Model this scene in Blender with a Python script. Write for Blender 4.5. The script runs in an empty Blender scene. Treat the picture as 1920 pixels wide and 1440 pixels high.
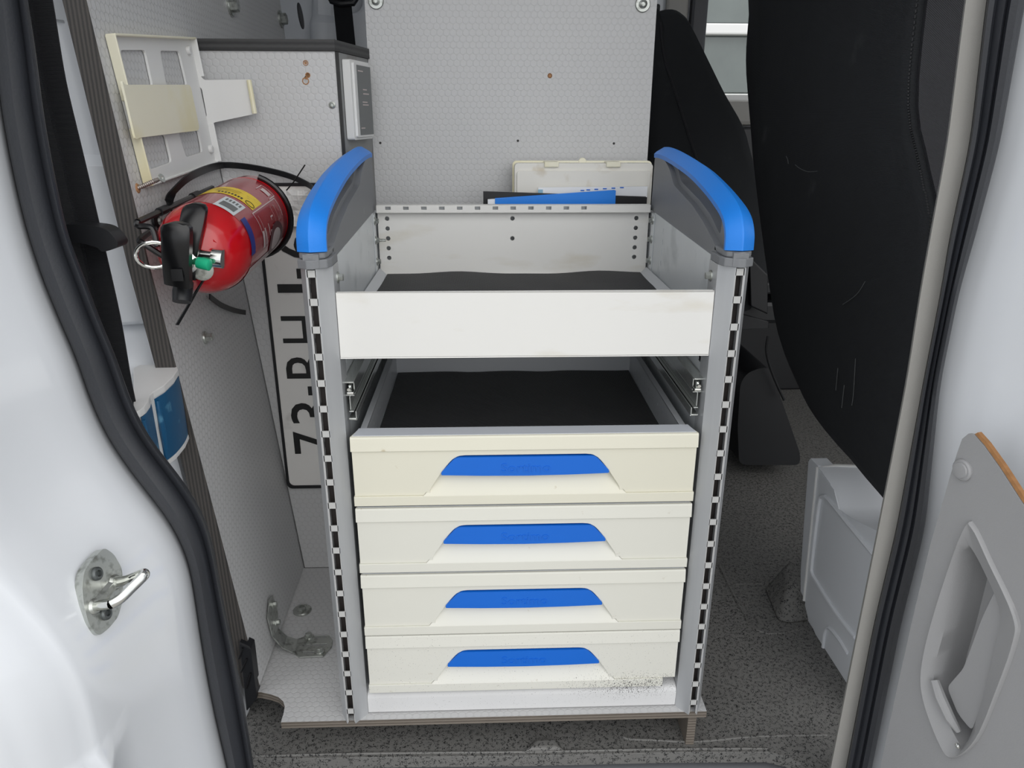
import bpy, math, random
from mathutils import Vector, Matrix
from mathutils.geometry import tessellate_polygon
random.seed(4)
sc = bpy.context.scene
col = sc.collection
PI = math.pi

# ------------------------------------------------------------------ camera
F_PX = 1393.184
PITCH, YAW, ROLL = .3469, .0379, .0029
CAM = Vector((-.0486, -.8391, .8626))
fw = Vector((math.sin(YAW)*math.cos(PITCH), math.cos(YAW)*math.cos(PITCH), -math.sin(PITCH)))
r0 = Vector((math.cos(YAW), -math.sin(YAW), 0)); u0 = r0.cross(fw)
rt = r0*math.cos(ROLL)+u0*math.sin(ROLL); up = -r0*math.sin(ROLL)+u0*math.cos(ROLL)
cd = bpy.data.cameras.new('camera'); cam = bpy.data.objects.new('camera', cd); col.objects.link(cam)
cd.sensor_width = 36; cd.lens = F_PX*36/1920; cd.clip_start = .02
m = Matrix((rt, up, -fw)).transposed().to_4x4(); m.translation = CAM
cam.matrix_world = m
sc.camera = cam

# ------------------------------------------------------------------ light
w = bpy.data.worlds.new('overcast'); sc.world = w; w.use_nodes = True
nt = w.node_tree; bg = nt.nodes['Background']
tc = nt.nodes.new('ShaderNodeTexCoord'); sp = nt.nodes.new('ShaderNodeSeparateXYZ')
rp = nt.nodes.new('ShaderNodeValToRGB')
nt.links.new(tc.outputs['Generated'], sp.inputs[0]); nt.links.new(sp.outputs['Z'], rp.inputs[0])
rp.color_ramp.elements[0].color = (.84, .87, .91, 1); rp.color_ramp.elements[1].color = (1, 1, 1, 1)
nt.links.new(rp.outputs[0], bg.inputs[0]); bg.inputs[1].default_value = 1.4
sd = bpy.data.lights.new('sky_daylight_offscreen', 'SUN'); sd.energy = .9; sd.angle = math.radians(60); sd.color = (1, .98, .95)
sun = bpy.data.objects.new('sky_daylight_offscreen', sd); col.objects.link(sun)
sun.rotation_euler = Vector((-.32, .80, -.5)).to_track_quat('-Z', 'Y').to_euler()
vs = sc.view_settings
vs.view_transform = 'Standard'; vs.look = 'None'; vs.gamma = 1; vs.exposure = -.04; vs.use_curve_mapping = False

# ------------------------------------------------------------------ measuring helpers (pixel of the photograph -> point on a known plane)
def ray(u, v): return fw+rt*((u-960)/F_PX)-up*((v-720)/F_PX)
def onY(u, v, y):
    d = ray(u, v); return CAM+d*((y-CAM.y)/d.y)
def onZ(u, v, z):
    d = ray(u, v); return CAM+d*((z-CAM.z)/d.z)
def onX(u, v, x):
    d = ray(u, v); return CAM+d*((x-CAM.x)/d.x)
def onP(u, v, p, n):
    d = ray(u, v); return CAM+d*((p-CAM).dot(n)/d.dot(n))

# ------------------------------------------------------------------ mesh helpers
ORG = {}
def tag(o, label=None, cat=None, group=None, kind=None):
    for k, x in (('label', label), ('category', cat), ('group', group), ('kind', kind)):
        if x: o[k] = x
    return o
def thing(name, loc, label, cat, group=None):
    o = bpy.data.objects.new(name, None); col.objects.link(o); o.location = loc
    o.empty_display_size = .02
    ORG[o] = Vector(loc); return tag(o, label, cat, group)

class MB:
    def __init__(s): s.v = []; s.f = []
    def add(s, vs_, fs):
        b = len(s.v); s.v += [Vector(x) for x in vs_]; s.f += [tuple(i+b for i in f) for f in fs]; return s
    def box(s, a, b, R=None, o=None):
        a = Vector(a); b = Vector(b)
        p = [Vector((x, y, z)) for z in (a.z, b.z) for y in (a.y, b.y) for x in (a.x, b.x)]
        if R is not None: p = [R @ q + (Vector(o) if o is not None else Vector()) for q in p]
        return s.add(p, [(0, 2, 3, 1), (4, 5, 7, 6), (0, 1, 5, 4), (2, 6, 7, 3), (0, 4, 6, 2), (1, 3, 7, 5)])
    def plate(s, outer, holes, o, ex, ey, t, taper=0):
        """flat polygon with holes in the frame (o, ex, ey), thickness t along ex x ey"""
        o = Vector(o); ex = Vector(ex).normalized(); ey = Vector(ey).normalized(); ez = ex.cross(ey)
        def area(l): return sum(l[i-1][0]*l[i][1]-l[i][0]*l[i-1][1] for i in range(len(l)))
        loops = [list(outer) if area(outer) > 0 else list(outer)[::-1]]+[list(h) if area(h) < 0 else list(h)[::-1] for h in holes]
        flat = [p for l in loops for p in l]; n = len(flat)
        tri = tessellate_polygon([[Vector((p[0], p[1], 0)) for p in l] for l in loops])
        W = [o+ex*p[0]+ey*p[1] for p in flat]+[o+ex*p[0]+ey*p[1]+ez*t for p in flat]
        fs = []
        for a, b, c in tri:
            A, B, C = flat[a], flat[b], flat[c]
            cr = (B[0]-A[0])*(C[1]-A[1])-(B[1]-A[1])*(C[0]-A[0])
            if abs(cr) < 1e-14: continue
            if cr < 0: b, c = c, b
            fs += [(c, b, a), (a+n, b+n, c+n)]
        k = 0
        for l in loops:
            L = len(l)
            for i in range(L):
                j = (i+1) % L; fs.append((k+i, k+j, k+j+n, k+i+n))
            k += L
        return s.add(W, fs)
    def grid(s, rows, closed=False, capends=False):
        m_ = len(rows[0]); vv = [p for r in rows for p in r]; fs = []
        for i in range(len(rows)-1):
            for j in range(m_ if closed else m_-1):
                k = (j+1) % m_; fs.append((i*m_+j, i*m_+k, (i+1)*m_+k, (i+1)*m_+j))
        if capends: fs += [tuple(range(m_))[::-1], tuple((len(rows)-1)*m_+j for j in range(m_))]
        return s.add(vv, fs)
    def slab(s, rows, off):
        """open grid given thickness by the offset vector"""
        off = Vector(off); n = len(rows[0])
        s.grid(rows); R2 = [[p+off for p in r][::-1] for r in rows]; s.grid(R2)
        A = [r[0] for r in rows]; B = [r[-1] for r in rows]
        s.grid([[p+off for p in A], A]); s.grid([B, [p+off for p in B]])
        s.grid([rows[0], [p+off for p in rows[0]]]); s.grid([[p+off for p in rows[-1]], rows[-1]])
        return s
    def tube(s, path, r, n=8, closed=False):
        P = [Vector(p) for p in path]; rows = []; ref = None
        N = len(P)
        for i, p in enumerate(P):
            if closed: t = P[(i+1) % N]-P[i-1]
            else: t = P[min(i+1, N-1)]-P[max(i-1, 0)]
            t.normalize()
            if ref is None: ref = t.orthogonal().normalized()
            a = (ref-t*ref.dot(t)).normalized(); ref = a; b = t.cross(a)
            rr = r[i] if isinstance(r, (list, tuple)) else r
            rows.append([p+(a*math.cos(q)+b*math.sin(q))*rr for q in [2*PI*k/n for k in range(n)]])
        if closed: rows.append(rows[0])
        return s.grid(rows, True, not closed)
    def strap(s, path, wdir, wd, t):
        """flat ribbon along path, wdir = width direction per point or one"""
        P = [Vector(p) for p in path]; rows = []
        for i, p in enumerate(P):
            tg = (P[min(i+1, len(P)-1)]-P[max(i-1, 0)]).normalized()
            wv = Vector(wdir[i] if isinstance(wdir, list) else wdir); wv = (wv-tg*wv.dot(tg)).normalized(); nn = tg.cross(wv)
            rows.append([p+wv*wd/2+nn*t/2, p-wv*wd/2+nn*t/2, p-wv*wd/2-nn*t/2, p+wv*wd/2-nn*t/2])
        return s.grid(rows, True, True)
    def lathe(s, prof, o, ax, n=24, caps=True):
        o = Vector(o); ax = Vector(ax).normalized(); a = ax.orthogonal().normalized(); b = ax.cross(a)
        rows = [[o+ax*h+(a*math.cos(2*PI*k/n)+b*math.sin(2*PI*k/n))*r for k in range(n)] for r, h in prof]
        return s.grid(rows, True, caps)
    def hexbolt(s, o, ax, r, h):
        s.lathe([(r*1.5, 0), (r*1.5, h*.22), (r*1.42, h*.3)], o, ax, 20)
        s.lathe([(r, h*.3), (r, h*.9), (r*.86, h)], o, ax, 6); return s
    def build(s, name, mat, parent=None, bevel=0, seg=2, smooth=False, kind=None, label=None, cat=None, group=None, ang=30, org=None):
        if parent is not None: o0 = ORG[parent]
        elif org is not None: o0 = Vector(org)
        else:
            mn = [min(p[i] for p in s.v) for i in range(3)]; mx = [max(p[i] for p in s.v) for i in range(3)]
            o0 = Vector(((mn[0]+mx[0])/2, (mn[1]+mx[1])/2, mn[2]))
        me = bpy.data.meshes.new(name); me.from_pydata([p-o0 for p in s.v], [], s.f); me.validate(); me.update()
        ob = bpy.data.objects.new(name, me); col.objects.link(ob); me.materials.append(mat)
        import bmesh
        bm = bmesh.new(); bm.from_mesh(me); bmesh.ops.remove_doubles(bm, verts=bm.verts, dist=1e-6)
        bmesh.ops.recalc_face_normals(bm, faces=bm.faces)
        if smooth and not bevel:
            for f in bm.faces: f.smooth = True
            for e in bm.edges:
                if len(e.link_faces) == 2 and e.calc_face_angle(0) > math.radians(ang): e.smooth = False
        bm.to_mesh(me); bm.free()
        if bevel:
            for p in me.polygons: p.use_smooth = seg >= 3
            b = ob.modifiers.new('bevel', 'BEVEL'); b.width = bevel; b.segments = seg; b.limit_method = 'ANGLE'
            b.angle_limit = math.radians(ang); b.harden_normals = seg >= 3
        if parent is not None: ob.parent = parent; ORG[ob] = o0
        else: ob.location = o0; ORG[ob] = o0
        return tag(ob, label, cat, group, kind)

def dup(o, parent, off=(0, 0, 0)):
    """copy of a part (and its sub-parts), moved by off"""
    c = o.copy(); col.objects.link(c); c.parent = parent
    c.location = Vector(o.location)+Vector(off); ORG[c] = ORG[o]
    for ch in [x for x in col.objects if x.parent == o]:
        d = ch.copy(); col.objects.link(d); d.parent = c
    return c
def rrect(x0, y0, x1, y1, r, n=4):
    out = []
    for cx, cy, a in ((x1-r, y0+r, -90), (x1-r, y1-r, 0), (x0+r, y1-r, 90), (x0+r, y0+r, 180)):
        out += [(cx+r*math.cos(math.radians(a+90*k/n)), cy+r*math.sin(math.radians(a+90*k/n))) for k in range(n+1)]
    return out
def circ(x, y, r, n=12): return [(x+r*math.cos(2*PI*k/n), y+r*math.sin(2*PI*k/n)) for k in range(n)]
def rounded(poly, r, n=4):
    """round the corners of a polygon"""
    out = []; N = len(poly)
    for i in range(N):
        p0, p, p1 = Vector(poly[i-1]), Vector(poly[i]), Vector(poly[(i+1) % N])
        a = (p0-p); b = (p1-p); q = min(r, a.length*.45, b.length*.45)
        A = p+a.normalized()*q; B = p+b.normalized()*q
        for k in range(n+1):
            t = k/n; out.append(tuple(A*(1-t)**2+p*2*t*(1-t)+B*t*t))
    return out
def smoothpath(pts, n=6, closed=False):
    P = [Vector(p) for p in pts]; N = len(P); out = []
    for i in range(N if closed else N-1):
        p0 = P[i-1] if (i > 0 or closed) else P[0]; p1 = P[i]; p2 = P[(i+1) % N]; p3 = P[(i+2) % N] if (closed or i+2 < N) else P[-1]
        for k in range(n):
            t = k/n
            out.append(.5*((2*p1)+(p2-p0)*t+(2*p0-5*p1+4*p2-p3)*t*t+(3*p1-p0-3*p2+p3)*t**3))
    if not closed: out.append(P[-1])
    return out
def lerp_tab(tab, v):
    for a, b in zip(tab, tab[1:]):
        if v <= b[0]: t = (v-a[0])/(b[0]-a[0]); return [a[i]+(b[i]-a[i])*t for i in range(1, len(a))]
    return list(tab[-1][1:])

# ------------------------------------------------------------------ materials
def srgb(r, g, b):
    f = lambda c: (c/255/12.92) if c/255 <= .04045 else ((c/255+.055)/1.055)**2.4
    return (f(r), f(g), f(b), 1)
def mat(name, c, rough=.5, metal=0, var=.06, vs_=8, bump=0, bs=200, spec=.5, coat=0, grain=None, trans=0):
    M = bpy.data.materials.new(name); M.use_nodes = True; n = M.node_tree.nodes; l = M.node_tree.links
    b = n['Principled BSDF']; b.inputs['Roughness'].default_value = rough; b.inputs['Metallic'].default_value = metal
    b.inputs['Specular IOR Level'].default_value = spec; b.inputs['Coat Weight'].default_value = coat; b.inputs['Coat Roughness'].default_value = .08
    if trans: b.inputs['Transmission Weight'].default_value = trans
    t = n.new('ShaderNodeTexCoord'); z = n.new('ShaderNodeTexNoise'); z.inputs['Scale'].default_value = vs_; z.inputs['Detail'].default_value = 5
    if grain:
        mp = n.new('ShaderNodeMapping'); mp.inputs['Scale'].default_value = grain; l.new(t.outputs['Object'], mp.inputs[0]); l.new(mp.outputs[0], z.inputs[0])
    else: l.new(t.outputs['Object'], z.inputs[0])
    mx = n.new('ShaderNodeMix'); mx.data_type = 'RGBA'
    mx.inputs['A'].default_value = tuple(x*(1-var) for x in c[:3])+(1,); mx.inputs['B'].default_value = tuple(min(1, x*(1+var)) for x in c[:3])+(1,)
    l.new(z.outputs[0], mx.inputs['Factor']); l.new(mx.outputs['Result'], b.inputs['Base Color'])
    if bump:
        q = n.new('ShaderNodeTexNoise'); q.inputs['Scale'].default_value = bs; l.new(t.outputs['Object'], q.inputs[0])
        u = n.new('ShaderNodeBump'); u.inputs['Strength'].default_value = bump; u.inputs['Distance'].default_value = .001
        l.new(q.outputs[0], u.inputs['Height']); l.new(u.outputs[0], b.inputs['Normal'])
    M['mix'] = mx.name
    return M
def honey(name, c, axes, pitch=.0108, rough=.42, dark=.035, bump=.35):
    """grey phenolic film with a pressed honeycomb of little discs"""
    M = mat(name, c, rough, 0, .04, 5); n = M.node_tree.nodes; l = M.node_tree.links; b = n['Principled BSDF']
    t = n.new('ShaderNodeTexCoord'); s = n.new('ShaderNodeSeparateXYZ'); l.new(t.outputs['Object'], s.inputs[0])
    k = n.new('ShaderNodeCombineXYZ'); l.new(s.outputs[axes[0]], k.inputs[0]); l.new(s.outputs[axes[1]], k.inputs[1])
    sc_ = n.new('ShaderNodeVectorMath'); sc_.operation = 'SCALE'; sc_.inputs['Scale'].default_value = 1/pitch; l.new(k.outputs[0], sc_.inputs[0])
    ds = []
    for off in ((0, 0, 0), (.5, .8660254, 0)):
        a = n.new('ShaderNodeVectorMath'); a.operation = 'ADD'; a.inputs[1].default_value = off; l.new(sc_.outputs[0], a.inputs[0])
        wv = n.new('ShaderNodeVectorMath'); wv.operation = 'WRAP'; wv.inputs[1].default_value = (.5, .8660254, 1); wv.inputs[2].default_value = (-.5, -.8660254, -1)
        l.new(a.outputs[0], wv.inputs[0]); ln = n.new('ShaderNodeVectorMath'); ln.operation = 'LENGTH'; l.new(wv.outputs[0], ln.inputs[0]); ds.append(ln)
    mn = n.new('ShaderNodeMath'); mn.operation = 'MINIMUM'; l.new(ds[0].outputs['Value'], mn.inputs[0]); l.new(ds[1].outputs['Value'], mn.inputs[1])
    mr = n.new('ShaderNodeMapRange'); mr.interpolation_type = 'SMOOTHSTEP'; mr.inputs['From Min'].default_value = .39; mr.inputs['From Max'].default_value = .50
    l.new(mn.outputs[0], mr.inputs['Value'])
    mx = n[M['mix']]; d = n.new('ShaderNodeMix'); d.data_type = 'RGBA'; d.blend_type = 'MULTIPLY'
    d.inputs['B'].default_value = (1-dark, 1-dark, 1-dark, 1)
    l.new(mr.outputs[0], d.inputs['Factor']); l.new(mx.outputs['Result'], d.inputs['A']); l.new(d.outputs['Result'], b.inputs['Base Color'])
    # fine ribs
    wv = n.new('ShaderNodeTexWave'); wv.bands_direction = 'Y'; wv.inputs['Scale'].default_value = .31/.0022; l.new(k.outputs[0], wv.inputs['Vector'])
    ad = n.new('ShaderNodeMath'); ad.operation = 'MULTIPLY_ADD'; ad.inputs[1].default_value = .12; l.new(wv.outputs['Fac'], ad.inputs[0]); l.new(mr.outputs[0], ad.inputs[2])
    u = n.new('ShaderNodeBump'); u.invert = True; u.inputs['Strength'].default_value = bump; u.inputs['Distance'].default_value = .0008
    l.new(ad.outputs[0], u.inputs['Height']); l.new(u.outputs[0], b.inputs['Normal'])
    return M
def plyedge(name, axis, c1, c2, layer=.0028):
    """dark stained plywood edge, layers stacked along one axis"""
    M = mat(name, c1, .6, 0, .25, 60); n = M.node_tree.nodes; l = M.node_tree.links; b = n['Principled BSDF']
    t = n.new('ShaderNodeTexCoord'); wv = n.new('ShaderNodeTexWave'); wv.bands_direction = axis; wv.inputs['Scale'].default_value = .314/layer/2
    wv.inputs['Distortion'].default_value = .6; wv.inputs['Detail Scale'].default_value = 3
    l.new(t.outputs['Object'], wv.inputs[0]); d = n.new('ShaderNodeMix'); d.data_type = 'RGBA'; d.inputs['B'].default_value = c2
    l.new(wv.outputs['Fac'], d.inputs['Factor']); l.new(n[M['mix']].outputs['Result'], d.inputs['A']); l.new(d.outputs['Result'], b.inputs['Base Color'])
    return M
def flecked(name, c, fleck, scale=260, th=.035, rough=.6):
    """rubber flooring with short dark curled flecks and a pebbled relief"""
    M = mat(name, c, rough, 0, .12, 30, .5, 500); n = M.node_tree.nodes; l = M.node_tree.links; b = n['Principled BSDF']
    t = n.new('ShaderNodeTexCoord'); q = n.new('ShaderNodeTexNoise'); q.inputs['Scale'].default_value = scale; q.inputs['Detail'].default_value = 1
    l.new(t.outputs['Object'], q.inputs[0]); a = n.new('ShaderNodeMath'); a.operation = 'SUBTRACT'; a.inputs[1].default_value = .5; l.new(q.outputs[0], a.inputs[0])
    a2 = n.new('ShaderNodeMath'); a2.operation = 'ABSOLUTE'; l.new(a.outputs[0], a2.inputs[0])
    q2 = n.new('ShaderNodeTexNoise'); q2.inputs['Scale'].default_value = scale*.55; l.new(t.outputs['Object'], q2.inputs[0])
    g = n.new('ShaderNodeMath'); g.operation = 'GREATER_THAN'; g.inputs[1].default_value = .5; l.new(q2.outputs[0], g.inputs[0])
    lt = n.new('ShaderNodeMath'); lt.operation = 'LESS_THAN'; lt.inputs[1].default_value = th; l.new(a2.outputs[0], lt.inputs[0])
    mu = n.new('ShaderNodeMath'); mu.operation = 'MULTIPLY'; l.new(lt.outputs[0], mu.inputs[0]); l.new(g.outputs[0], mu.inputs[1])
    d = n.new('ShaderNodeMix'); d.data_type = 'RGBA'; d.inputs['B'].default_value = fleck
    l.new(mu.outputs[0], d.inputs['Factor']); l.new(n[M['mix']].outputs['Result'], d.inputs['A']); l.new(d.outputs['Result'], b.inputs['Base Color'])
    return M
def stained(M, c2, scale, lo, hi, stretch=None):
    """dirt patches of their own shape over the base colour"""
    n = M.node_tree.nodes; l = M.node_tree.links; b = n['Principled BSDF']
    src = b.inputs['Base Color'].links[0].from_socket
    t = n.new('ShaderNodeTexCoord'); q = n.new('ShaderNodeTexNoise'); q.inputs['Scale'].default_value = scale; q.inputs['Detail'].default_value = 6
    if stretch:
        mp = n.new('ShaderNodeMapping'); mp.inputs['Scale'].default_value = stretch; l.new(t.outputs['Object'], mp.inputs[0]); l.new(mp.outputs[0], q.inputs[0])
    else: l.new(t.outputs['Object'], q.inputs[0])
    mr = n.new('ShaderNodeMapRange'); mr.inputs['From Min'].default_value = lo; mr.inputs['From Max'].default_value = hi; l.new(q.outputs[0], mr.inputs['Value'])
    d = n.new('ShaderNodeMix'); d.data_type = 'RGBA'; d.inputs['B'].default_value = c2
    l.new(mr.outputs[0], d.inputs['Factor']); l.new(src, d.inputs['A']); l.new(d.outputs['Result'], b.inputs['Base Color'])
    return M
def ribbed(name, c, rough, scale, direction='DIAGONAL', strength=.6):
    M = mat(name, c, rough, 0, .15, 20); n = M.node_tree.nodes; l = M.node_tree.links; b = n['Principled BSDF']
    t = n.new('ShaderNodeTexCoord'); u = n.new('ShaderNodeBump'); u.inputs['Strength'].default_value = strength; u.inputs['Distance'].default_value = .0008
    wv = n.new('ShaderNodeTexWave'); wv.bands_direction = direction; wv.inputs['Scale'].default_value = scale; l.new(t.outputs['Object'], wv.inputs[0])
    l.new(wv.outputs['Fac'], u.inputs['Height']); l.new(u.outputs[0], b.inputs['Normal'])
    return M

GREYF = srgb(200, 200, 200)
M_hwall = honey('honeycomb_wall', GREYF, (0, 2))
M_hleft = honey('honeycomb_left', GREYF, (1, 2), dark=.13)
M_hcup = honey('honeycomb_cupboard', GREYF, (0, 2))
M_hbase = honey('honeycomb_base', GREYF, (0, 1), dark=.06)
M_plyL = plyedge('ply_edge_panel', 'X', srgb(50, 48, 47), srgb(78, 74, 70), .0022)
M_plyB = plyedge('ply_edge_base', 'Z', srgb(92, 84, 76), srgb(128, 120, 110), .0024)
M_plyT = plyedge('ply_edge_top', 'Z', srgb(44, 44, 45), srgb(66, 66, 66), .004)
M_white = stained(mat('powder_white', srgb(228, 227, 223), .38, 0, .02, 6), srgb(214, 209, 196), 9, .58, .8, (1, 1, 3))
M_cream = stained(mat('drawer_plastic', srgb(222, 221, 211), .42, 0, .025, 4), srgb(190, 182, 164), 60, .70, .78)
M_cream1 = stained(mat('drawer_plastic_yellowed', srgb(224, 221, 204), .42, 0, .03, 4), srgb(196, 186, 160), 60, .70, .78)
def specked(M, c, ctr, rad):
    """a spatter of dark specks round one spot"""
    n = M.node_tree.nodes; l = M.node_tree.links; b = n['Principled BSDF']; src = b.inputs['Base Color'].links[0].from_socket
    t = n.new('ShaderNodeTexCoord'); q = n.new('ShaderNodeTexNoise'); q.inputs['Scale'].default_value = 900; l.new(t.outputs['Object'], q.inputs[0])
    sb = n.new('ShaderNodeVectorMath'); sb.operation = 'SUBTRACT'; sb.inputs[1].default_value = ctr; l.new(t.outputs['Object'], sb.inputs[0])
    sc2 = n.new('ShaderNodeVectorMath'); sc2.operation = 'MULTIPLY'; sc2.inputs[1].default_value = (.22, 1, 1); l.new(sb.outputs[0], sc2.inputs[0])
    ln = n.new('ShaderNodeVectorMath'); ln.operation = 'LENGTH'; l.new(sc2.outputs[0], ln.inputs[0])
    mr = n.new('ShaderNodeMapRange'); mr.inputs['From Min'].default_value = rad; mr.inputs['From Max'].default_value = 0; mr.inputs['To Min'].default_value = 0; mr.inputs['To Max'].default_value = .185; l.new(ln.outputs['Value'], mr.inputs['Value'])
    ad = n.new('ShaderNodeMath'); ad.operation = 'ADD'; l.new(q.outputs[0], ad.inputs[0]); l.new(mr.outputs[0], ad.inputs[1])
    gt = n.new('ShaderNodeMath'); gt.operation = 'GREATER_THAN'; gt.inputs[1].default_value = .72; l.new(ad.outputs[0], gt.inputs[0])
    d = n.new('ShaderNodeMix'); d.data_type = 'RGBA'; d.inputs['B'].default_value = c; l.new(gt.outputs[0], d.inputs['Factor']); l.new(src, d.inputs['A']); l.new(d.outputs['Result'], b.inputs['Base Color'])
    return M
M_cream4 = specked(stained(mat('drawer_plastic_spattered', srgb(222, 221, 212), .42, 0, .025, 4), srgb(190, 182, 164), 60, .70, .78), srgb(60, 58, 56), (.165, -.188, .046), .03)
M_rail = specked(mat('bottom_rail_white', srgb(216, 216, 216), .4), srgb(60, 58, 56), (.15, -.18, .036), .026)
M_inner = mat('drawer_metal', srgb(190, 193, 197), .4, .15, .04, 5)
M_alu = mat('anodised_aluminium', srgb(196, 198, 200), .36, .45, .05, 3, grain=(60, 60, 1.5))
M_galv = stained(mat('galvanised_sheet', srgb(222, 226, 228), .36, .2, .06, 12), srgb(196, 201, 203), 14, .55, .7)
M_strip = mat('white_plastic_strip', srgb(190, 190, 188), .45)
M_flange = mat('flange_metal', srgb(206, 210, 217), .35, .1, .04, 10)
M_dark = mat('dark_insert', srgb(44, 38, 36), .6)
M_blue = mat('blue_handle_plastic', srgb(10, 104, 208), .42, 0, .04, 15)
M_grip = mat('blue_grip_plastic', srgb(28, 132, 232), .42, 0, .04, 12, .15, 600)
M_cap = stained(mat('grey_cap_plastic', srgb(126, 128, 131), .5, 0, .06, 10, .15, 500), srgb(150, 150, 150), 40, .68, .8)
M_mat = ribbed('ribbed_rubber', srgb(52, 52, 54), .65, 90, 'DIAGONAL', .9)
M_mat2 = M_mat
M_zinc = stained(mat('zinc_steel', srgb(190, 193, 188), .3, .8, .15, 60), srgb(140, 142, 136), 120, .5, .68)
M_runner = mat('runner_steel', srgb(216, 219, 216), .2, .85, .06, 20)
M_chrome = mat('chrome', srgb(225, 226, 222), .12, 1, .04, 20)
M_floor = flecked('van_floor_rubber', srgb(114, 113, 110), srgb(44, 44, 44), 300, .05)
M_step = mat('step_plastic', srgb(128, 130, 134), .55, 0, .06, 30, .2, 700)
M_seal = mat('rubber_seal', srgb(40, 42, 47), .42, 0, .15, 20, .2, 400)
M_paint = mat('white_paint', srgb(226, 229, 233), .22, 0, .01, 3, coat=.5)
M_paintin = mat('inner_white_paint', srgb(226, 229, 233), .35, 0, .02, 3, coat=.2)
M_paintfar = mat('far_body_paint', srgb(226, 229, 233), .4, 0, .03, 3)
M_pillar = mat('pillar_trim', srgb(156, 154, 149), .6, 0, .03, 30, .25, 900)
M_door = mat('door_trim_grey', srgb(160, 160, 161), .5, 0, .03, 10, .15, 600)
M_board = mat('hardboard_edge', srgb(156, 112, 70), .8, 0, .4, 160)
M_cloth = ribbed('seat_cloth', srgb(38, 40, 43), .8, 260, 'Z', .5)
M_cloth = stained(M_cloth, srgb(74, 76, 76), 10, .68, .85)
M_cloth2 = ribbed('seat_cloth_side', srgb(40, 40, 44), .8, 220, 'DIAGONAL', .6)
M_scuff = mat('scuff_mark', srgb(96, 98, 98), .9, 0, .4, 200)
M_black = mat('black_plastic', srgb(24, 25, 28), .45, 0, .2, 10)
M_blackg = mat('black_gloss_plastic', srgb(14, 14, 16), .28, 0, .2, 10)
M_belt = ribbed('belt_webbing', srgb(22, 23, 27), .75, 300, 'Z', .6)
M_red = mat('red_enamel', srgb(186, 12, 22), .2, 0, .05, 6, coat=.6)
M_redl = stained(mat('red_sleeve', srgb(150, 22, 34), .25, 0, .1, 8, coat=.5), srgb(176, 80, 84), 8, .5, .8)
M_yellow = stained(mat('yellow_sticker', srgb(232, 200, 40), .4, 0, .04, 10), srgb(120, 100, 50), 120, .6, .68, (1, 4, 1))
M_sticker = mat('white_sticker', srgb(206, 212, 214), .4)
M_print = mat('white_print', srgb(206, 190, 188), .4)
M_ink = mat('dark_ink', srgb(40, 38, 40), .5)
M_bluemark = mat('blue_paint_mark', srgb(36, 48, 130), .4, 0, .2, 40)
M_green = mat('green_plastic', srgb(30, 176, 130), .4)
M_ivory = stained(mat('ivory_plastic', srgb(236, 232, 210), .42, 0, .03, 6), srgb(232, 224, 186), 7, .5, .65)
M_whitepl = mat('white_plastic', srgb(228, 228, 226), .4, 0, .03, 6)
M_plate = stained(mat('number_plate_white', srgb(238, 236, 232), .3, 0, .02, 8), srgb(196, 192, 188), 16, .58, .74)
M_char = mat('number_plate_black', srgb(26, 26, 26), .4)
M_petrol = stained(mat('petrol_blue_plastic', srgb(22, 84, 124), .4, 0, .08, 20), srgb(92, 150, 180), 24, .64, .72)
M_booksky = mat('blue_cover', srgb(24, 128, 226), .4)
M_paper = mat('white_paper', srgb(238, 240, 243), .6)
M_bookbk = mat('black_cover', srgb(20, 20, 22), .5)
M_screen = mat('grey_display', srgb(98, 101, 101), .35)
M_galvdk = mat('dark_inner_steel', srgb(96, 100, 100), .4, .6, .1, 10)
M_wood = mat('raw_wood', srgb(170, 126, 88), .8, 0, .3, 200)
M_rust = mat('rusty_screw', srgb(150, 142, 136), .4, .7, .25, 300)
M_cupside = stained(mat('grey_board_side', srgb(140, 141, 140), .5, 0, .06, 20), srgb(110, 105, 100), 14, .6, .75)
M_greydk = mat('dark_grey_board_edge', srgb(46, 45, 45), .6, 0, .2, 40)
M_casew = stained(mat('dirty_white_case', srgb(226, 224, 217), .45, 0, .03, 6), srgb(206, 198, 182), 26, .6, .74)
M_asphalt = mat('paving', srgb(160, 158, 154), .9, 0, .2, 40)
M_facade = mat('facade', srgb(170, 178, 174), .7, 0, .1, 3)
M_glass = mat('facade_glass', srgb(96, 104, 102), .1, 0, .5, 2)
M_sleeve = mat('clear_film', srgb(230, 230, 228), .2, 0, .1, 30)

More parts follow.
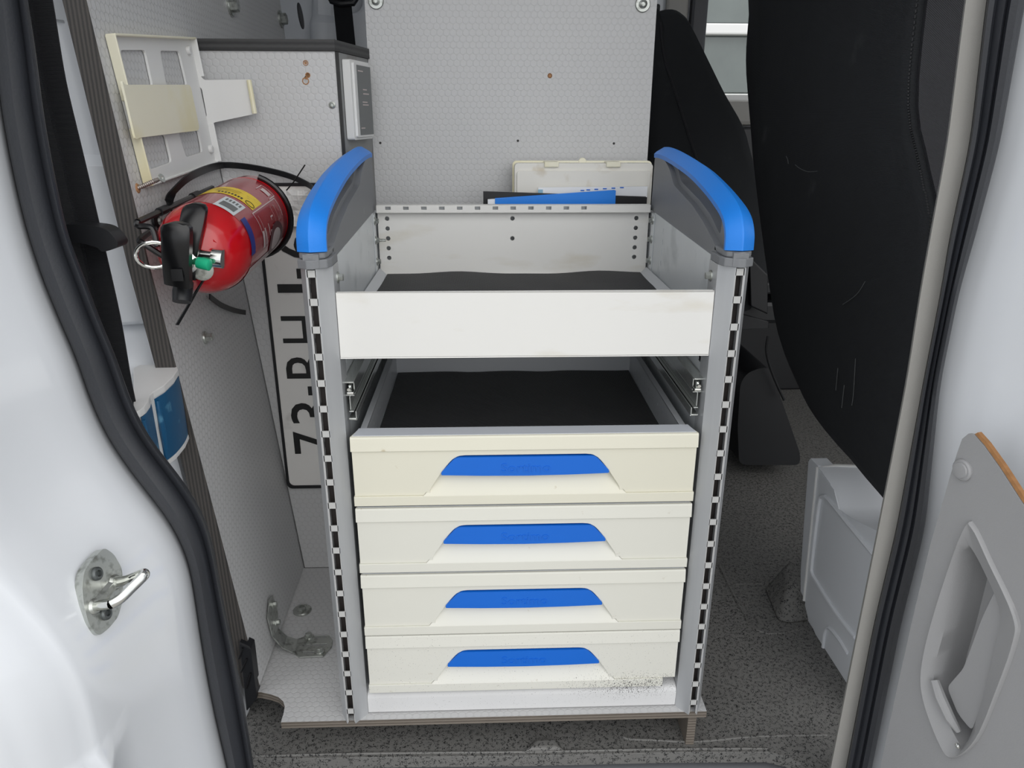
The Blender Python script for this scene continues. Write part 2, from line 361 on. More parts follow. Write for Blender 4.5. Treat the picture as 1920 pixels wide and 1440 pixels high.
# ------------------------------------------------------------------ text as mesh
def text_mesh(s):
    cu = bpy.data.curves.new('t', 'FONT'); cu.body = s; cu.size = 1; cu.extrude = .0; cu.resolution_u = 3
    o = bpy.data.objects.new('t', cu); col.objects.link(o)
    dg = bpy.context.evaluated_depsgraph_get(); me = bpy.data.meshes.new_from_object(o.evaluated_get(dg))
    vs_ = [v.co.copy() for v in me.vertices]; fs = [tuple(p.vertices) for p in me.polygons]
    bpy.data.objects.remove(o); bpy.data.curves.remove(cu); bpy.data.meshes.remove(me)
    x0 = min(v.x for v in vs_); x1 = max(v.x for v in vs_); y0 = min(v.y for v in vs_); y1 = max(v.y for v in vs_)
    return [((v.x-x0)/(x1-x0), (v.y-y0)/(y1-y0)) for v in vs_], fs
def glyph(mb, s, o, ex, ey, wd, ht, t):
    """lettering filling a wd x ht box, raised by t along ex x ey"""
    vs_, fs = text_mesh(s); o = Vector(o); ex = Vector(ex); ey = Vector(ey); ez = ex.cross(ey).normalized(); n = len(vs_)
    top = [o+ex*(x*wd)+ey*(y*ht)+ez*t for x, y in vs_]; bot = [p-ez*t*1.5 for p in top]
    cnt = {}
    for f in fs:
        for a, b in zip(f, f[1:]+f[:1]): cnt[(a, b)] = 1
    side = [(b, a, a+n, b+n) for a, b in cnt if (b, a) not in cnt]
    return mb.add(top+bot, fs+side)

# ================================================================== THE VAN
# panel plane of the plywood partition (leans outward at the top)
def XP(y, z): return -.385-.0225*(y-.055)-.0873*(z-.0645)
PN = Vector((1, .0225, .0873)).normalized()
PO = Vector((XP(.055, .0645), .055, .0645))
T_P = .024

# ---- floor, with its moulded relief
fe = [onZ(u, v, 0) for u, v in ((430, 1424), (700, 1420), (1000, 1417), (1250, 1411), (1440, 1410), (1475, 1418), (1500, 1432), (1512, 1450))]
poly = [(p.x, p.y) for p in fe]+[(fe[-1].x+.02, -.16), (1.9, -.16), (1.9, 1.62), (-.75, 1.62), (-.75, fe[0].y)]
b = MB().plate(poly, [], (0, 0, -.02), (1, 0, 0), (0, 1, 0), .02)
floor = b.build('floor', M_floor, kind='structure', bevel=.004, label='dark grey flecked rubber floor of the van', org=(0, 0, 0))
# ridges pressed into the floor
def ridge(pts, r=.0035, closed=False, nm='floor_ridge'):
    P = smoothpath([onZ(u, v, .0) for u, v in pts], 4, closed)
    MB().tube([p-Vector((0, 0, r*.45)) for p in P], r, 6, closed).build(nm, M_floor, floor, smooth=True)
ridge([(1165, 1372), (1175, 1384), (1230, 1387), (1290, 1390), (1340, 1387), (1420, 1380), (1550, 1377)])
ridge([(480, 1417), (700, 1412), (1000, 1409), (1250, 1404), (1440, 1403)], .003)
b = MB(); lo = [onZ(u, v, 0) for u, v in ((975, 1412), (1000, 1390), (1046, 1388), (1060, 1410))]
hi = [onZ(u, v, .008) for u, v in ((995, 1402), (1006, 1386), (1040, 1385), (1046, 1401))]
b.grid([lo, hi], True, True); b.build('floor_boss', M_floor, floor, bevel=.003)
# pressed tray and anchor bump next to the seat box
ridge([(1365, 1095), (1420, 1182), (1505, 1178)], .004)
ridge([(1348, 1060), (1385, 1135)], .005)
ridge([(1375, 1095), (1455, 1093)], .003)
b = MB(); base = [onZ(u, v, 0) for u, v in ((1430, 1105), (1455, 1165), (1480, 1172), (1530, 1165), (1540, 1090), (1470, 1085))]
top = [onZ(u, v, .045) for u, v in ((1470, 1062), (1476, 1090), (1490, 1098), (1520, 1090), (1525, 1052), (1480, 1050))]
b.grid([base, [p.lerp(q, .8)+Vector((0, 0, -.002)) for p, q in zip(base, top)], top], True, True)
b.build('floor_bump', M_floor, floor, bevel=.008, seg=3)
# lower step in front of the floor
b = MB().box((-.75, -.34, -.05), (1.2, .02, -.03))
b.build('trim_1', M_step, kind='structure', bevel=.004, label='smooth grey plastic step below the floor edge')

# ---- far wall of the van, with its window
YF = 1.52
wl = onY(1325, 0, YF).x; wr = onY(1420, 0, YF).x+.35; wb = onY(1395, 182, YF).z
b = MB().plate([(-.8, -.05), (1.9, -.05), (1.9, 1.5), (-.8, 1.5)], [rrect(wl, wb, wr, 1.40, .03)], (0, YF+.04, 0), (1, 0, 0), (0, 0, 1), .04)
farw = b.build('wall_far', M_paintfar, kind='structure', label='pale painted metal side of the van beyond the panels', org=(0, YF, 0))
b = MB().plate([(-.5, .85), (-.2, .85), (-.2, 1.3), (-.5, 1.3)], [rrect(-.46, 1.13, -.38, 1.2, .03)], (0, YF-.02, 0), (1, 0, 0), (0, 0, 1), .03)
b.build('inner_pressing', M_paintfar, farw, bevel=.008)
MB().tube([onY(600, -300, YF-.05), onY(606, 30, YF-.05), onY(608, 45, YF-.055), onY(610, 120, YF-.05)], [.03, .03, .04, .035], 12).build('bead', M_paintfar, farw, smooth=True)
MB().box((wl-.05, YF-.03, .80), (wl, YF-.001, 1.45)).build('window_rubber', M_seal, farw, bevel=.01)
MB().box((wl-.12, YF-.02, .8), (wl-.055, YF-.001, 1.45)).build('pillar_lining', M_pillar, farw, bevel=.008)
MB().box((wl-.02, YF-.06, wb-.08), (wr, YF-.001, wb-.01)).build('door_capping', M_pillar, farw, bevel=.012)
MB().box((wl-.02, YF-.02, wb-.012), (wr, YF-.002, wb+.006)).build('window_sill', M_whitepl, farw, bevel=.003)
MB().box((.36, YF-.06, .0), (1.85, YF-.022, wb-.085)).build('gap_dark_panel', M_black, farw, bevel=.006)  # black panel added to darken the gap below the far window
# light lower lining of the far door
b = MB().plate([(.555, .02), (.64, .02), (.64, .24), (.575, .27)], [], (0, 1.2, 0), (1, 0, 0), (0, 0, 1), .02)
b.build('door_lining', M_pillar, farw, bevel=.006)
# roof, front bulkhead, rear end
MB().box((-.8, -.15, 1.48), (1.9, 1.56, 1.52)).build('ceiling', M_paintin, kind='structure', label='painted metal roof of the van')
MB().plate([(-.15, -.05), (1.56, -.05), (1.56, 1.5), (-.15, 1.5)], [rrect(.02, .85, 1.42, 1.42, .05)], (1.88, 0, 0), (0, 1, 0), (0, 0, 1), .04).build('wall_front', M_black, kind='structure', label='dark front end of the cab')
MB().box((-.84, -.1, -.05), (-.8, 1.56, 1.5)).build('wall_rear', M_paintin, kind='structure', label='painted metal behind the plywood partition')

# ---- plywood partition on the left
yz = [(.052, .072), (.046, .41), (.04, .70), (.05, .98), (.06, 1.45), (1.06, 1.45), (1.02, 1.06), (1.0, .98), (1.2, .9), (1.2, .0645), (.366, .0645)]
T = .02
def onpanel(y, z, d=0):
    return Vector((XP(y, z), y, z))+PN*d
b = MB()
flat = [Vector((y, z, 0)) for y, z in yz]
n = len(yz); tri = tessellate_polygon([flat])
W = [onpanel(y, z) for y, z in yz]+[onpanel(y, z, -T) for y, z in yz]
b.add(W, [t for t in tri]+[tuple(i+n for i in t)[::-1] for t in tri]+[(i, (i+1) % n, (i+1) % n+n, i+n) for i in range(4, n)])
wallL = b.build('wall_left', M_hleft, kind='structure', label='leaning plywood partition faced in grey honeycomb film', org=(0, 0, 0))
b = MB(); fr = yz[:5]
b.grid([[onpanel(y, z, .0002), onpanel(y-.0015, z, -.001), onpanel(y-.0015, z, -T-.004), onpanel(y+.02, z, -T-.004)] for y, z in fr])
b.build('edge_band', M_plyL, wallL)
def wallbolt(u, v, r=.0065, h=.008):
    p = onP(u, v, PO, PN); return MB().hexbolt(p-PN*.0005, PN, r, h).build('bolt', M_zinc, wallL, smooth=True)
wallbolt(383, 633, .0058, .012); wallbolt(430, 10, .012, .016); wallbolt(525, 36, .012, .016)
p = onP(563, 30, PO, PN); MB().lathe([(.03, 0), (.03, .002), (.02, .003)], p, PN, 20).build('wall_hole_disc', M_ink, wallL)  # near-black disc, the shade of an open hole put into its colour

# ---- grey honeycomb board behind the rack
YB = .525
b = MB().plate([(-.24, .066), (.242, .066), (.242, 1.10), (-.24, 1.10)], [circ(onY(1031, 142, YB).x, onY(1031, 142, YB).z, .0028, 8)], (0, YB+.012, 0), (1, 0, 0), (0, 0, 1), .012)
wallB = b.build('wall_back', M_hwall, kind='structure', label='upright board faced in grey honeycomb film behind the rack', org=(0, YB, 0))
p = onY(1031, 142, YB); MB().lathe([(.0042, 0), (.0035, .0006), (.0022, -.002)], (p.x, YB+.0, p.z), (0, -1, 0), 9).build('screw_hole', M_wood, wallB)
for u, v in ((705, 2), (1205, 8)):
    p = onY(u, v, YB)
    MB().lathe([(.0125, 0), (.0125, .002), (.0115, .003)], p, (0, -1, 0), 24).build('washer', M_zinc, wallB, smooth=True)
    MB().lathe([(.007, .003), (.0065, .007), (.004, .0085), (.003, .005)], p, (0, -1, 0), 16).build('bolt', M_zinc, wallB, smooth=True)
for u, v in ((713, 268), (971, 264), (1151, 269)):
    p = onY(u, v, YB); MB().lathe([(.0022, 0), (.0018, .0005)], p, (0, -1, 0), 8).build('screw_hole', M_greydk, wallB)

# ---- painted body between the door seal and the partition
rows = []
for v in (-700, -300, -80, 0, 26, 32, 38, 60, 120, 200, 285, 305, 330, 420, 520, 592, 598, 604, 640, 668, 690, 760, 860, 1000, 1200, 1400):
    r_ = []; L0 = onY(10+v*.19, v, .115)
    R0 = Vector((XP(.13, L0.z)-T_P-.012, .13, L0.z-.004))
    for k in range(9):
        q = k/8; p = L0.lerp(R0, q); y = -.02*math.sin(q*PI)
        if v <= 32: y -= .045 if q < .55 else (.01 if q < .7 else 0)
        if 300 < v < 600: y -= .018
        if v == 598: y += .004
        if 604 < v <= 668: y -= .018+.045*(v-604)/64
        if v > 668: y -= .066
        r_.append(p+Vector((0, y, 0)))
    rows.append(r_)
MB().slab(rows, (0, .02, 0)).build('trim_2', M_paintin, kind='structure', smooth=True, ang=40, label='pale painted body metal between the seal and the partition edge')

# ---- left door pillar: rubber seal and white jamb
SL = [(-800, -165, -105), (-120, -30, 34), (0, -15, 52), (100, -8, 68), (200, 2, 80), (300, 20, 97), (400, 42, 118), (450, 56, 130), (525, 81, 161), (600, 112, 188), (675, 146, 221), (750, 169, 244), (825, 204, 281), (900, 257, 345), (975, 320, 390), (1050, 355, 405), (1125, 366, 418), (1200, 377, 435), (1275, 390, 450), (1350, 405, 463), (1440, 427, 476), (1560, 450, 495)]
vsL = [x for x in range(-792, 1561, 24)]
YS = -.15
prof = [(1.0, .03), (1.0, .004), (.98, -.004), (.90, -.008), (.80, -.0075), (.74, -.0045), (.68, -.008), (.52, -.015), (.30, -.019), (.10, -.014), (0, -.003), (0, .03)]
rows = []
for v in vsL:
    a, c = lerp_tab(SL, v); rows.append([onY(a+(c-a)*f, v, YS+dy) for f, dy in prof])
for _ in range(3):
    rows = [rows[0]]+[[(x+2*y+z)/4 for x, y, z in zip(rows[i-1], rows[i], rows[i+1])] for i in range(1, len(rows)-1)]+[rows[-1]]
seaL = MB().grid(rows, True, True).build('rubber_seal', M_seal, smooth=True, ang=50)
ES = []
for v in range(-792, 1801, 16):
    vv = min(v, 1560); a, c = lerp_tab(SL, vv); E_ = onY(a+4, vv, YS+.012)
    if v > 1560: E_ = E_+Vector((.02*(v-1560)/240, 0, -(v-1560)*.0006))
    ES.append([E_])
for _ in range(8):
    ES = [ES[0]]+[[(x+2*y+z)/4 for x, y, z in zip(ES[i-1], ES[i], ES[i+1])] for i in range(1, len(ES)-1)]+[ES[-1]]
rows = []
for (E_,) in ES:
    k1 = max(0, min(1, (.335-E_.z)/.014)); k1 = k1*k1*(3-2*k1)          # pressed step low on the outer flange
    k0 = max(0, min(1, (.62-E_.z)/.25))
    r_ = [(-.02, .02), (0, 0), (.002, -.01), (.004, -.018), (.000, -.04), (-.008, -.07), (-.014, -.10), (-.018, -.135), (-.020, -.165)]
    off = -.012*k1
    for a_, b_, wv in ((-.022, -.180, 0), (-.026, -.188, .006), (-.031, -.195, -.002), (-.034, -.202, .006), (-.040, -.210, -.003), (-.044, -.217, .006), (-.052, -.226, -.003), (-.058, -.235, .004), (-.075, -.26, 0), (-.12, -.28, 0), (-.3, -.29, 0)):
        r_.append((a_+wv*(.35*k0+.65*k1)+.010*k1, b_+off*.6))
    rows.append([E_+Vector((x, y, 0)) for x, y in r_])
JAMB = rows
pilL = MB().slab(rows, (-.03, .005, 0)).build('trim_3', M_paint, kind='structure', smooth=True, ang=60, label='glossy white painted door jamb beside the black seal')
seaL.parent = pilL; seaL.matrix_parent_inverse = Matrix.Translation(-ORG[pilL])

# ---- right door pillar: grey trim strip and seal
SR = [(-800, 1950, 1995, 2085), (-120, 1828, 1872, 1960), (0, 1808, 1850, 1930), (270, 1774, 1819, 1882), (450, 1741, 1780, 1834), (540, 1725, 1766, 1807), (720, 1697, 1731, 1770), (990, 1645, 1682, 1742), (1170, 1609, 1639, 1696), (1440, 1555, 1587, 1642), (1560, 1531, 1563, 1616)]
vsR = list(range(-792, 1561, 24))
rows = []; rows2 = []; RE = []
for v in vsR:
    a, c, d = lerp_tab(SR, v); d -= 7
    rows.append([onY(a, v, -.1)+Vector((.05, .03, 0)), onY(a, v, -.1), onY(a+3, v, -.106), onY((a+c)/2, v, -.11), onY(c-1, v, -.112), onY(c+1, v, -.108), onY(c+3, v, -.06)])
    rows2.append([onY(c+(d-c)*f, v, -.125+dy) for f, dy in ((0, .03), (0, .002), (.06, -.003), (.2, -.005), (.27, -.003), (.34, -.006), (.48, -.010), (.54, -.008), (.62, -.013), (.82, -.016), (.96, -.010), (1, 0), (1, .03))])
    RE.append(onY(d-3, v, -.115))
def sm(rows, k):
    for _ in range(k):
        rows = [rows[0]]+[[(x+2*y+z)/4 for x, y, z in zip(rows[i-1], rows[i], rows[i+1])] for i in range(1, len(rows)-1)]+[rows[-1]]
    return rows
pilR = MB().grid(sm(rows, 3), True, True).build('trim_4', M_pillar, kind='structure', smooth=True, ang=50, label='warm grey trim strip along the right door pillar')
s2 = MB().grid(sm(rows2, 3), True, True).build('rubber_seal', M_seal, smooth=True, ang=50)
s2.parent = pilR; s2.matrix_parent_inverse = Matrix.Translation(-ORG[pilR])

# ---- door on the right: white frame with a grey trim board and pull recess
DA, DB, DC = onY(1745, 1000, -.165), onY(1655, 1440, -.165), onY(1905, 1150, -.27)
DN = (DB-DA).cross(DC-DA).normalized()
if DN.x > 0: DN = -DN
door = thing('door_1', (onP(1700, 1440, DA, DN)), None, None); door['kind'] = 'structure'; door['label'] = 'white door edge with grey trim board and pull recess'
rows = []
for i, v in enumerate(vsR):
    E_ = sm([[p] for p in RE], 4)[i][0]
    q = E_+(DN*.0)
    dirv = (DC-onP(1745, 1150, DA, DN)).normalized()
    rows.append([q+Vector((0, .03, 0)), q, q+Vector((.006, -.008, 0)), q+dirv*.02+Vector((.004, 0, 0)), q+dirv*.06+Vector((.014, 0, 0)), q+dirv*.12+Vector((.022, 0, 0)), q+dirv*.2+Vector((.03, 0, 0)), q+dirv*.32+Vector((.03, 0, 0)), q+dirv*.5+Vector((.04, 0, 0))])
MB().slab(rows, (.03, .015, 0)).build('door_frame', M_paint, door, smooth=True, ang=60)
dex = (DC-DA); dey = Vector((0, 0, 1)); dey = (dey-DN*dey.dot(DN)).normalized(); dex = dey.cross(DN).normalized()
DO = onP(1800, 1200, DA, DN)+DN*.002
def dl(u, v):
    p = onP(u, v, DO, DN)-DO; return (p.dot(dex), p.dot(dey))
outer = [dl(*q) for q in ((1822, 812), (1832, 814), (1850, 834), (1880, 876), (1920, 938), (1990, 1040), (2080, 1500), (1650, 1560), (1640, 1500), (1655, 1440), (1685, 1300), (1714, 1170), (1750, 1020), (1785, 900), (1800, 850), (1810, 822))]
rim = smoothpath([Vector(dl(*q)+(0,)) for q in ((1818, 992), (1836, 985), (1868, 1050), (1915, 1150), (1916, 1200), (1880, 1300), (1842, 1385), (1800, 1418), (1776, 1400), (1742, 1310), (1740, 1240), (1768, 1130))], 5, True)
rim = [(p.x, p.y) for p in rim]
inner = smoothpath([Vector(dl(*q)+(0,)) for q in ((1808, 1032), (1818, 1022), (1845, 1068), (1876, 1145), (1868, 1210), (1838, 1330), (1812, 1395), (1795, 1385), (1762, 1310), (1752, 1262), (1772, 1180))], 5, True)
inner = [(p.x, p.y) for p in inner]
hole = [(x, y) for x, y in rim]
MB().plate(outer, [hole], DO, dex, dey, .004).build('trim_board', M_door, door, bevel=.001, label='grey faced trim board')
ob = outer[:7]
b = MB()
b.grid([[DO+dex*(x+.0005)+dey*(y+.0008)+DN*.0035, DO+dex*(x+.0024)+dey*(y+.0032)+DN*.0025, DO+dex*(x+.0024)+dey*(y+.0032)-DN*.002] for x, y in ob[1:6]])
b.build('board_edge', M_board, door, label='raw brown hardboard edge')
def L3(p, d): return DO+dex*p[0]+dey*p[1]+DN*d
cx = sum(p[0] for p in inner)/len(inner); cy = sum(p[1] for p in inner)/len(inner)
nI = len(rim)
inn = []
for i in range(nI):
    q = rim[i]; a = math.atan2(q[1]-cy, q[0]-cx)
    best = min(inner, key=lambda p: abs(math.atan2(math.sin(math.atan2(p[1]-cy, p[0]-cx)-a), math.cos(math.atan2(p[1]-cy, p[0]-cx)-a))))
    inn.append(best)
b = MB()
b.grid([[L3(p, -.002) for p in rim], [L3(p, .0075) for p in rim], [L3((p[0]*.93+q[0]*.07, p[1]*.93+q[1]*.07), .009) for p, q in zip(rim, inn)], [L3((p[0]*.7+q[0]*.3, p[1]*.7+q[1]*.3), .007) for p, q in zip(rim, inn)], [L3(q, .001) for q in inn],
        [L3(q, -.02) for q in inn], [L3((q[0]*.93+cx*.07+.002, q[1]*.93+cy*.07), -.036) for q in inn], [L3((cx+.002, cy), -.038)]*1 and [L3((q[0]*.02+cx*.98, q[1]*.02+cy*.98), -.038) for q in inn]], True)
b.build('pull_recess', M_door, door, smooth=True, ang=50)
hb = [dl(*q) for q in ((1858, 1112), (1866, 1105), (1876, 1140), (1872, 1190), (1845, 1300), (1816, 1372), (1790, 1340), (1770, 1290), (1800, 1255), (1835, 1160))]
MB().plate(rounded(hb, .006), [], DO-DN*.026, dex, dey, .022).build('grip_plate', M_door, door, bevel=.004, seg=3)
MB().tube([L3(dl(*q), d) for q, d in (((1755, 1275), .002), ((1768, 1305), .004), ((1785, 1345), .003), ((1798, 1372), .0))], [.005, .0062, .0058, .003], 10).build('release_lever', M_door, door, smooth=True)
p = L3(dl(1806, 1396), .006); MB().lathe([(.003, 0), (.0028, .002), (.001, .003)], p, DN, 10).build('screw', M_chrome, door, smooth=True)
for u, v in ((1812, 880), (1812, 1440+60)):
    p = L3(dl(u, v), .004); MB().lathe([(.011, 0), (.011, .002), (.0095, .0035), (.008, .0035), (.0075, .005), (.004, .0055)], p, DN, 22).build('trim_clip', M_door, door, smooth=True)

# ---- outside: ground and the glazed front seen through the far window
MB().box((-8, -10, -.55), (10, 12, -.5)).build('ground', M_asphalt, kind='structure', label='pale paving outside the van')
hs = thing('building', (2.2, 4.3, -.5), 'pale building with white framed glazing outside the far window', 'building')
MB().box((-2, 4.3, -.5), (8, 4.5, 3.2)).build('wall', M_facade, hs)
z1 = onY(1360, 45, 4.25).z; z0 = onY(1360, 66, 4.25).z; z2 = onY(1360, 176, 4.25).z; xl = onY(1320, 100, 4.25).x
for zz in (z2, z1+.9, z2-1.0):
    MB().box((-2, 4.2, zz-.1), (8, 4.3, zz)).build('transom', M_whitepl, hs, bevel=.01)
MB().box((-2, 4.2, z0), (8, 4.3, z1)).build('transom', M_whitepl, hs, bevel=.01)
for k in range(-3, 7):
    MB().box((xl+.62+k*.75, 4.19, -.5), (xl+.70+k*.75, 4.3, 3.2)).build('mullion', M_whitepl, hs, bevel=.01)
for k in range(-3, 6):
    for za, zb in ((z2, z0), (z1, z1+.8)):
        MB().box((xl+.72+k*.75, 4.27, za+.01), (xl+1.36+k*.75, 4.29, zb-.01)).build('pane', M_glass, hs)

# ================================================================== BASE BOARD
base = thing('plywood_base', (0, .18, 0), 'notched plywood base board with grey honeycomb top under the drawer rack', 'base board')
ZB = .0645
bo = [(-.339, -.0125), (.262, -.0125), (.262, .40), (-.2605, .40), (-.2605, .3655), (-.392, .3655), (-.3935, .25), (-.395, .056)]
bo = bo[:7]+[tuple(onZ(u, v, ZB).xy) for u, v in ((483, 1285), (476, 1297), (490, 1298), (508, 1302), (522, 1307), (531, 1315), (534, 1325), (531, 1340))]
b = MB().plate(bo, [], (0, 0, .0535), (1, 0, 0), (0, 1, 0), ZB-.0535)
brd = b.build('board', M_hbase, base)
me = brd.data; me.materials.append(M_plyB)
for p in me.polygons:
    if abs(p.normal.z) < .5: p.material_index = 1
MB().box((.2375, -.009, 0.0005), (.2495, .38, .0533)).build('foot', M_plyB, base)
MB().box((-.33, .06, 0.0005), (-.318, .36, .0533)).build('foot', M_plyB, base)

# ================================================================== DRAWER RACK
rack = thing('drawer_rack', (0, .18, ZB), 'aluminium drawer rack with four cream drawers, open top tray and blue grips', 'drawer rack')
def mir(pts, s): return [(x*s, y) for x, y in pts]
ZP0, ZP1 = ZB, .7025
for s in (1, -1):
    t = .0016
    sec_o = [(.2460, -.018), (.2553, -.0005), (.2553, .032), (.2537, .032), (.2537, 0), (.2448, -.0172)]
    sec_i = [(.2338, -.018), (.2192, -.0005), (.2192, .032), (.2208, .032), (.2208, 0), (.2350, -.0172)]
    b = MB()
    for sec in (sec_o, sec_i):
        b.plate(mir(sec, s), [], (0, 0, ZP0), (1, 0, 0), (0, 1, 0), ZP1-ZP0)
    # return lips beside the slots
    b.plate(mir([(.2460, -.018), (.2450, -.0178), (.2450, -.006), (.2460, -.006)], s), [], (0, 0, ZP0), (1, 0, 0), (0, 1, 0), ZP1-ZP0)
    b.plate(mir([(.2338, -.018), (.2348, -.0178), (.2348, -.006), (.2338, -.006)], s), [], (0, 0, ZP0), (1, 0, 0), (0, 1, 0), ZP1-ZP0)
    post = b.build('post', M_alu, rack)
    pitch = .0322; st = MB()
    def sb(a_, c_, z0_, z1_): st.box((min(a_*s, c_*s), -.0174, z0_), (max(a_*s, c_*s), -.0160, z1_))
    sb(.2349, .2357, ZP0+.002, ZP1-.001); sb(.2439, .2449, ZP0+.002, ZP1-.001)
    z = .697
    while z > .07:
        sb(.2349, .2449, z-.004, z+.004); z -= pitch
    st.build('slotted_strip', M_strip, post)
    MB().box((min(.2350*s, .2448*s), -.005, ZP0+.002), (max(.2350*s, .2448*s), -.002, ZP1-.001)).build('slot_insert', M_dark, post)
    # rear post
    MB().box((min(.2215*s, .2553*s), .350, ZP0), (max(.2215*s, .2553*s), .384, .718)).build('rear_post', M_alu, rack, bevel=.003)
    # inner side panel, galvanised, with punched slots
    hs_ = []
    for (u, v) in ((1242, 434), (1241, 454), (1239, 474), (1237, 494), (1235, 514)):
        p = onX(u, v, .2205); hs_.append([(p.y-.0014, p.z-.004), (p.y+.0014, p.z-.004), (p.y+.0014, p.z+.004), (p.y-.0014, p.z+.004)])
    for k in range(9):
        for zz in (.575, .535): hs_.append(rrect(.04+k*.033, zz-.004, .052+k*.033, zz+.004, .0015, 2))
    ex = (0, 1, 0); th = .0015
    MB().plate([(.033, ZB+.001), (.349, ZB+.001), (.349, .7185), (.033, .7065)], hs_, (.2218 if s > 0 else -.2233, 0, 0), ex, (0, 0, 1), th).build('side_panel', M_galv, rack)
    MB().box((min(.2521*s, .2535*s), .033, ZB+.001), (max(.2521*s, .2535*s), .349, .706)).build('outer_side', M_alu, rack)
    # end cap and blue grip
    ridge_ = [(-.0215, .7215), (-.0185, .741), (-.006, .7585), (.014, .770), (.045, .7795), (.088, .7895), (.155, .8015), (.226, .8095), (.30, .8155), (.352, .8175), (.384, .8165)]
    R = smoothpath([Vector((y, z, 0)) for y, z in ridge_], 4)
    sec = [(.2225, .0165), (.2222, .0105), (.2260, .0070), (.2375, .0004), (.2395, .0004), (.2510, .0070), (.2548, .0105), (.2545, .0165), (.2385, .014)]
    rows = []; inner_line = []
    for i, q in enumerate(R):
        tg = (R[min(i+1, len(R)-1)]-R[max(i-1, 0)]).normalized(); nn = Vector((tg.y, -tg.x, 0))
        if nn.y > 0 and i > len(R)//2: nn = -nn
        nn = Vector((tg.y, -tg.x, 0))
        rows.append([Vector((x*s, q.x+nn.x*d, q.y+nn.y*d)) for x, d in sec]); inner_line.append((q.x+nn.x*.0125, q.y+nn.y*.0125))
    inner_line = [p for p in inner_line if p[1] > .715]
    cap_out = [(-.019, .7038), (.033, .7065), (.384, .7195)]+[(min(y, .3835), z) for y, z in inner_line[::-1]]+[(-.0195, .7185)]
    hole = rounded([(.262, .7955), (.236, .776), (.135, .7605), (.082, .7485), (.036, .7305), (.034, .748), (.048, .7635), (.10, .7775), (.15, .787)], .006, 3)
    cap = MB().plate(cap_out, [hole], (.2300 if s > 0 else -.2475, 0, 0), (0, 1, 0), (0, 0, 1), .0175).build('end_cap', M_cap, rack, bevel=.004, seg=3)
    MB().grid(rows, True, True).build('grip', M_grip, cap, smooth=True, ang=22)
    ch = [(.2190, .03), (.2190, -.004), (.2222, -.0135), (.2362, -.0222), (.2438, -.0222), (.2550, -.0135), (.2556, -.004), (.2556, .03)]
    MB().plate(mir(ch, s), [], (0, 0, .7026), (1, 0, 0), (0, 1, 0), .010).build('cap_chin', M_cap, cap, bevel=.001)
    ch2 = [(.2225, .03), (.2225, -.004), (.2245, -.0115), (.2370, -.0195), (.2430, -.0195), (.2530, -.0115), (.2540, -.004), (.2540, .03)]
    MB().plate(mir(ch2, s), [], (0, 0, .7127), (1, 0, 0), (0, 1, 0), .0075).build('cap_collar', M_cap, cap, bevel=.002)
    # moulded lower lobe of the cap, on the tray side
    lob = rounded([(.382, .7195), (.378, .803), (.31, .800), (.275, .789), (.245, .770), (.14, .7535), (.085, .7395), (.03, .7215), (.012, .706), (.033, .7066)], .008, 3)
    for sd_x in (.2225, .2470):
        MB().plate(lob, [], (sd_x if s > 0 else -sd_x-.0080, 0, 0), (0, 1, 0), (0, 0, 1), .0080).build('cap_bulge', M_cap, cap, bevel=.004, seg=3)
    # drawer runner left behind where a drawer is missing
    sl = MB()
    x0 = .2075; 
    def bx(a, c, y0, y1, z0, z1): sl.box((min(a*s, c*s), y0, z0), (max(a*s, c*s), y1, z1))
    bx(.2195, .2212, .012, .345, .509, .560); bx(.2075, .2200, .012, .345, .5575, .5595); bx(.2085, .2100, .02, .345, .541, .557)
    bx(.2115, .2150, .014, .345, .5445, .5545); bx(.2085, .2195, .016, .345, .5395, .5413)
    bx(.2135, .2150, .014, .345, .522, .540); bx(.2070, .2170, .012, .345, .510, .512); bx(.2070, .2084, .012, .345, .510, .521); bx(.2100, .2160, .012, .345, .520, .5215)
    rn = sl.build('drawer_runner', M_runner, rack, bevel=.0005, seg=1)
    MB().lathe([(.0022, 0), (.0022, .006)], (.2135*s, .008, .5505), (0, 1, 0), 10).build('ball', M_chrome, rn, smooth=True)
    MB().box((min(.208*s, .2165*s), .008, .5435), (max(.208*s, .2165*s), .02, .5475)).build('retainer', M_chrome, rn, bevel=.001)
# rear sheet of the rack, sides and top closed to darken the punched holes
MB().box((-.2553, .3972, ZB+.001), (.2553, .3985, .7165)).box((-.2553, .3842, ZB+.001), (-.2540, .3975, .7165)).box((.2540, .3842, ZB+.001), (.2553, .3975, .7165)).box((-.2553, .3788, .7155), (.2553, .3985, .7168)).build('rear_sheet', M_galv, rack)
# top tray
TX = .2186
tr = MB()
tr.plate([(-TX, .5935), (TX, .5935), (TX, .6714), (-TX, .6714)], [], (0, .0016, 0), (1, 0, 0), (0, 0, 1), .0016)
tr.box((-TX, 0, .6698), (TX, .008, .6714)); tr.box((-TX, .0068, .664), (TX, .008, .6714)); tr.box((-TX, 0, .5935), (TX, .012, .595))
tr.box((-TX, .002, .6145), (TX, .3785, .616))
tray = tr.build('top_tray', M_white, rack, bevel=.0006, seg=2)
